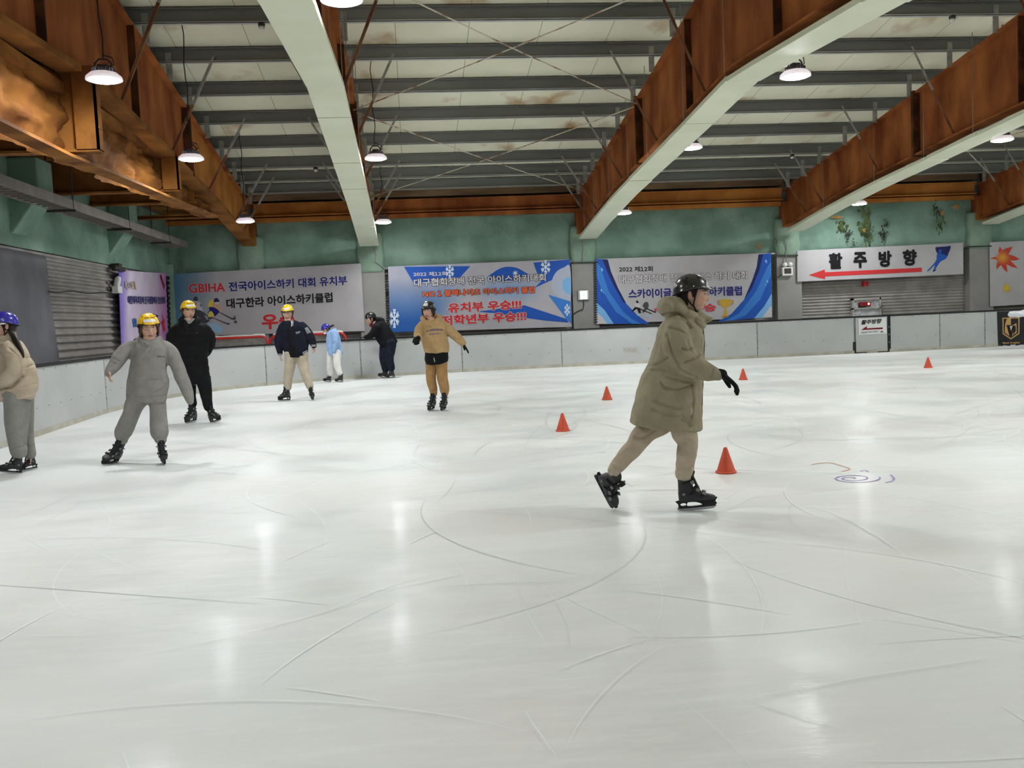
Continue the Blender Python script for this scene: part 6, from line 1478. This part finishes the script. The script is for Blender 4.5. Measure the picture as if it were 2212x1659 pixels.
mb = MB(); p.torso(mb, [(617, 694, 631, 694, .07, -.03), (618, 712, 632, 712, .13, -.035), (620, 740, 640, 740, .15, -.035), (622, 764, 648, 766, .155, -.035), (626, 772, 650, 772, .14, -.03)], 20); p.garment('black_shirt', mb, 'black_cloth', 0.009, 3, 0.003, 7)
p.chest_poly(jk, [[(629.6, 691.5), (631.2, 697), (630.8, 704.5), (629.0, 706), (629.2, 698), (628.2, 692.5)], [(632.2, 690.5), (633.6, 696), (633, 703), (632, 704), (632.4, 697), (631.3, 691)]], 'white_trim', 'collar_stripes')
p.chest_poly(jk, [[(653.5, 761.5), (664, 756.5), (664.2, 757.8), (653.8, 763)], [(654.2, 764.6), (664.4, 759.4), (664.5, 760.6), (654.6, 766)], [(601.5, 764.5), (608.5, 764.2), (608.5, 765.4), (601.5, 765.7)], [(673, 747.5), (682, 747), (682, 748.2), (673, 748.8)], [(672.6, 745), (682, 744.6), (682, 745.6), (672.6, 746.2)]], 'white_trim', 'trim_stripes')
p.chest_poly(jk, [[(638, 717), (649, 715), (648, 719), (640, 722)], [(658, 709), (664, 706), (672, 718), (663, 721)]], 'boot_grey', 'patches')
p.garment('trousers', tm, 'tan_pants', 0.010, 3, 0.008, 8, stretch=(1, 1, 1.7))

# --- 5: child in the light blue jacket by the boards
p = Person((722, 825.2), 'child in light blue jacket, white trousers and blue helmet, looking down by the boards')
p.head((704, 711.5), 20, -62, -28)
p.body.tube([p.P(714, 720), p.P(724, 740), p.P(722, 768)], [0.06, 0.08, 0.04], 12)
p.foot((708, 825.2), (713.5, 808), -86, sc=0.72); p.foot((734, 825.6), (738, 806), -76, sc=0.74)
tm = MB(); p.leg_paths(tm, [[(715, 762, .06, 9), (713, 773, .06, 7.6), (712.5, 788, .06, 7.2), (712.5, 808, .06, 6)], [(729, 762, -.06, 9.5), (728, 773, -.06, 8.4), (728.5, 788, -.06, 8), (734, 806, -.06, 6.3)]])
p.finish_body(0.006)
p.helmet('helmet_blue', brim=0.01, sticker=(40, 75, 30, 48)); p.hair('hair_black', fringe=False, back=-0.08); p.ponytail([(714, 706, 0, 2.5), (718, 703, 0, 2.6), (721, 703, 0, 2)], 'hair_black')
mb = MB(); mb.ell(p.H(0, 0.075, -0.06), p.hr*0.05, p.hu*0.04, p.hf*0.035, 14, 10); p.add('face_mask', mb, 'mask_white')
mb = MB()
p.torso(mb, [(711, 714, 724, 711, .06, 0), (706, 721, 731, 717, .10, 0), (704, 732, 735, 729, .125, 0), (705, 748, 738, 746, .135, 0), (708, 763, 742, 760, .135, 0), (710, 768, 741, 765, .12, 0)])
p.limb(mb, [(722, 722, -.1, 7), (724, 733, -.14, 7), (724.5, 744, -.16, 6.3), (721.5, 760, -.16, 4.6)], 14); p.limb(mb, [(722, 722, .1, 7), (722, 736, .15, 7), (718, 750, .16, 6), (712, 762, .15, 4.5)], 14)
p.limb(mb, [(709, 719, 0, 4.5), (716, 716, 0, 5), (724, 713, 0, 4.5)], 12)
p.garment('blue_jacket', mb, 'sky_jacket', 0.010, 3, 0.006, 8, [([(717, 741), (724, 739), (729, 742)], 1.3, .01), ([(709, 756), (716, 752)], 1.2, .006)])
p.garment('trousers', tm, 'white_pants', 0.010, 3, 0.007, 8)
mb = MB(); p.hand(p.P(721.5, 760, -.16), -UPV, -p.rt, 1, 0.8, 0.6, mb); mb.ell(p.P(722, 766, -.16), p.rt*.04, p.tow*.03, UPV*.05, 12, 8); p.put('glove', remeshed(mb, 0.005, 2), 'mask_white')
mb = MB(); p.hand(p.P(712, 762, .15), -UPV, -p.rt, 1, 0.8, 0.6, mb); p.put('glove', remeshed(mb, 0.005, 2), 'mask_white')

# --- 6: man bent over the boards
p = Person((838, 816.6), 'person in black jacket and dark jeans bending over the boards, black helmet')
p.head((800.5, 689), 24, -78, -16)
p.body.tube([p.P(812, 700), p.P(830, 716), p.P(842, 742)], [0.09, 0.12, 0.06], 12)
p.foot((827, 816.6), (836, 798), -80); p.foot((846, 816.2), (846.5, 796), -68)
tm = MB(); p.leg_paths(tm, [[(833, 740, .08, 13), (831, 756, .08, 11.5), (828.5, 772, .08, 9.5), (833, 797, .08, 8)], [(844, 740, -.08, 13), (843, 756, -.08, 11.5), (841, 774, -.08, 9.5), (845, 795, -.08, 8)]])
p.finish_body(0.006)
p.helmet('helmet_black', brim=0.014, sticker=(70, 110, 2, 14)); p.hair('hair_black', fringe=False, back=-0.06)
mb = MB()
p.torso(mb, [(806, 700, 818, 688, .11, 0), (806, 712, 830, 692, .20, 0), (807, 722, 840, 702, .22, 0), (812, 734, 851, 720, .22, 0), (819, 744, 859, 737, .22, 0), (826, 749, 855, 744, .19, 0)])
mb.ell(p.P(821, 691, 0), p.rt*.13, UPV*.085 - p.rt*.04, p.tow*.14, 20, 12)
for dz in (-.2, .2): p.limb(mb, [(813, 708, dz, 10), (806, 720, dz*1.2, 8.5), (797, 727, dz*1.1, 6.5), (791, 728, dz, 5)], 14)
p.garment('black_jacket', mb, 'black_cloth', 0.011, 3, 0.007, 7)
p.garment('jeans', tm, 'dark_jean', 0.010, 3, 0.007, 8, stretch=(1, 1, 1.7))
for dz in (-.2, .2):
    mb = MB(); p.hand(p.P(792, 727.5, dz), -p.rt*0.95 - UPV*0.05, -UPV, 1, 1.0, 0.25, mb); p.put('glove', remeshed(mb, 0.005, 2), 'black_cloth')
mb = MB(); p.limb(mb, [(803, 702, 0, 5), (808, 704, 0, 5.5), (812, 698, 0, 5)], 12); p.garment('neck_warmer', mb, 'p_maroon', 0.009, 3, 0.002, 8)

# --- 7: skater in the khaki hoodie
p = Person((945, 886.3), 'person in khaki hoodie and sweatpants with black gloves, black helmet, gliding forward')
p.head((925.5, 671.5), 35, -22, -3)
p.body.tube([p.P(932, 694), p.P(940, 740), p.P(943, 780)], [0.08, 0.11, 0.05], 14)
p.foot((932.5, 886), (937, 850), -22); p.foot((958.5, 886.5), (961, 849), -16)
tm = MB(); p.leg_paths(tm, [[(932, 778, 0, 14), (930.5, 796, 0, 11), (931, 819, 0, 10.8), (935, 838, 0, 9.5), (936.5, 850, 0, 8)], [(953, 776, 0, 14), (954, 794, 0, 12), (955.7, 816, 0, 12), (960, 838, 0, 10.5), (961, 848, 0, 8.5)]])
p.finish_body()
p.helmet('helmet_black', brim=0.03, sticker=(62, 112, 24, 50)); p.hair('hair_black', fringe=0.028, back=-0.06, long_sides=0.05)
mb = MB()
p.torso(mb, [(915, 692, 948, 690, .08, 0), (909, 698, 957, 694, .12, 0), (906, 708, 963, 704, .14, 0), (909, 728, 966, 724, .15, 0), (913, 748, 970, 746, .155, 0), (916, 760, 970, 758, .155, 0), (921, 767, 967, 764, .14, 0)])
p.limb(mb, [(912, 702, -.02, 9), (905, 712, -.1, 9.5), (903, 724, -.2, 9), (905, 731, -.34, 7.5)], 16)
p.limb(mb, [(957, 701, 0, 10), (967, 710, 0, 10.5), (980, 722, 0, 10.5), (992, 733, 0, 9.5), (1000, 741, 0, 7.5)], 16)
p.limb(mb, [(914, 688, .03, 6), (917, 696, -.05, 6), (929, 703, -.12, 5), (944, 694, -.05, 7), (949, 686, .03, 7), (940, 684, .1, 7), (924, 684, .1, 7), (914, 688, .03, 6)], 12)
hk = p.garment('hoodie', mb, 'khaki_fleece', 0.009, 3, 0.010, 7, [([(922, 700), (930, 707), (928, 712)], 1.4, .01), ([(963, 700), (963, 735)], 1.4, .008), ([(917, 738), (960, 738), (963, 752)], 1.4, .006), ([(916, 762), (940, 768), (968, 762)], 1.4, .008), ([(985, 735), (994, 728), (997, 724)], 1.4, .012), ([(903, 710), (911, 712)], 1.3, .008), ([(902, 718), (911, 720)], 1.3, .008)])
p.chest_text(hk, 'FLORIDAUSA', (922, 717.5), (957.5, 714.5), 4.4, 'print_violet', arch=1.6)
p.chest_text(hk, 'SUNNY CITY', (927, 724), (951, 721.5), 3.2, 'print_violet')
mb = MB(); p.torso(mb, [(918, 758, 968, 757, .145, 0), (917, 776, 969, 772, .15, 0), (920, 787, 968, 780, .15, 0), (927, 789, 960, 785, .13, 0)], 24); hb = p.garment('black_hem_layer', mb, 'black_cloth', 0.009, 3, 0.004, 8)
p.chest_poly(hb, [[(936.5, 772.8), (937.9, 772.6), (939.7, 781.8), (938.4, 782)]], 'white_trim', 'zip_pull')
p.garment('sweatpants', tm, 'khaki_pants', 0.009, 3, 0.011, 8, [([(926, 842), (936, 846), (944, 843)], 1.4, .01), ([(952, 842), (960, 845), (969, 842)], 1.4, .01)])
mb = MB(); p.hand(p.P(903, 729, -.37), p.tow*0.8 - UPV*0.5 - p.rt*0.2, -UPV*0.7 - p.tow*0.4, -1, 1.05, 0.75, mb, spread=0.03, thumb=0.5, fat=1.5); mb.tube([p.P(904, 730, -.33), p.P(903, 731, -.40)], 0.042, 12); p.put('glove', remeshed(mb, 0.005, 2), 'black_cloth')
mb = MB(); p.hand(p.P(999, 741, 0), p.rt*0.52 - UPV*0.85, -p.rt*0.8 - UPV*0.5, 1, 1.15, 0.1, mb, spread=0.02, thumb=0.3, fat=1.5); p.put('glove', remeshed(mb, 0.005, 2), 'black_cloth')

# --- 8: woman in the sand-coloured puffer at the left edge
p = Person((46, 1020), 'person in sand puffer jacket and grey sweatpants, blue helmet, at left edge')
p.head((9, 705), 52, -84, -4)
p.body.tube([p.P(18, 735), p.P(26, 790), p.P(36, 860)], [0.08, 0.11, 0.05], 14)
p.foot((28, 1022.5), (41, 979), -90); p.foot((66, 1014.5), (65, 977), -86)
tm = MB(); p.leg_paths(tm, [[(34, 850, -.07, 28), (37, 872, -.07, 26.5), (36, 915, -.07, 24), (37, 950, -.07, 19), (41, 975, -.07, 17)], [(50, 850, .1, 24), (56, 880, .1, 17), (58, 929, .1, 14), (63, 966, .1, 13), (65, 981, .1, 12.5)]])
p.body.tube([p.P(20, 750, -.18), p.P(38, 800, -.24), p.P(-8, 822, -.22)], [0.045, 0.036, 0.028], 10); p.body.tube([p.P(14, 750, .18), p.P(26, 800, .22), p.P(-12, 818, .2)], [0.045, 0.036, 0.028], 10)
for dz in (-.22, .2): p.hand(p.P(-10, 821, dz), -p.rt*0.9 - UPV*0.3, -UPV, 1, 0.9, 0.6)
p.finish_body()
p.helmet('helmet_blue', brim=0.014, sticker=(150, 178, -4, 6)); p.hair('hair_black', fringe=False, back=-0.08)
p.ponytail([(25, 718, -.06, 6), (32, 728, -.16, 7.5), (40, 746, -.215, 8), (47, 760, -.24, 6.5), (51, 771, -.25, 3)], 'hair_black')
mb = MB()
p.torso(mb, [(-4, 728, 34, 728, .10, 0), (-12, 738, 49, 738, .17, 0), (-20, 760, 62, 760, .22, 0), (-22, 785, 72, 782, .24, 0), (-22, 815, 83, 812, .25, 0), (-18, 845, 83, 838, .24, 0), (-14, 862, 76, 857, .22, 0), (-6, 868, 66, 862, .17, 0)])
p.limb(mb, [(20, 752, -.17, 19), (32, 776, -.24, 20), (34, 800, -.27, 18), (10, 818, -.26, 15), (-8, 822, -.23, 10)], 18); p.limb(mb, [(14, 752, .17, 19), (22, 776, .24, 20), (24, 800, .26, 18), (2, 816, .24, 15), (-12, 818, .2, 10)], 18)
p.limb(mb, [(-6, 730, 0, 9), (10, 734, -.08, 9), (26, 728, -.02, 9)], 12)
p.garment('puffer_jacket', mb, 'sand_puffer', 0.009, 4, 0.008, 7, [([(20, 752), (40, 768), (48, 792), (47, 812)], 2.2, .02), ([(0, 840), (24, 836), (48, 812)], 2.2, .02), ([(8, 808), (26, 812)], 2, .01), ([(48, 796), (72, 788)], 2, .014), ([(42, 838), (82, 828)], 2, .01), ([(2, 866), (40, 868), (72, 858)], 2, .012), ([(10, 760), (34, 770)], 2, .01)], puff=(p.P(20, 735), UPV, 0.2, 0.014))
p.garment('sweatpants', tm, 'grey_fleece', 0.009, 4, 0.005, 7, [([(22, 974), (40, 968), (56, 962)], 2, .012), ([(52, 956), (62, 966), (72, 962)], 2, .01)])

# --- 9: someone leaning on the boards past the right edge, one white sleeve in view
p = Person((2262, 752), 'person in white puffer jacket leaning on the boards at the right edge')
p.head((2252, 612), 19, -40, -10)
p.body.tube([p.P(2254, 630), p.P(2256, 665), p.P(2256, 692)], [0.08, 0.12, 0.12], 12)
p.foot((2250, 752), (2250, 730), -30); p.foot((2272, 751), (2271, 729), -20)
tm = MB(); p.leg_paths(tm, [[(2250, 688, 0, 8.5), (2250, 710, 0, 7.5), (2250, 730, 0, 6)], [(2264, 688, 0, 8.5), (2269, 709, 0, 7.5), (2271, 729, 0, 6)]])
p.hand(p.P(2200, 678, .05), -p.rt - UPV*0.1, -UPV, 1, 0.8, 0.5)
p.finish_body(0.006)
p.helmet('helmet_blue', brim=0.012); p.hair('hair_black', fringe=False, back=-0.06)
mb = MB(); p.torso(mb, [(2244, 628, 2262, 628, .1, 0), (2236, 636, 2272, 636, .16, 0), (2235, 660, 2276, 660, .19, 0), (2237, 690, 2274, 690, .19, 0), (2242, 696, 2268, 696, .16, 0)])
p.limb(mb, [(2240, 642, 0, 8), (2232, 662, .02, 8), (2212, 677, .05, 7.4), (2184, 678.5, .05, 6.0)], 14); p.limb(mb, [(2268, 642, 0, 8), (2276, 664, 0, 8), (2272, 684, 0, 6)], 14)
p.garment('puffer_jacket', mb, 'white_puffer', 0.010, 3, 0.012, 9, puff=(p.P(2250, 640), p.rt*0.6 + UPV*0.8, 0.1, 0.014))
p.garment('trousers', tm, 'black_cloth', 0.010, 3, 0.006, 8)
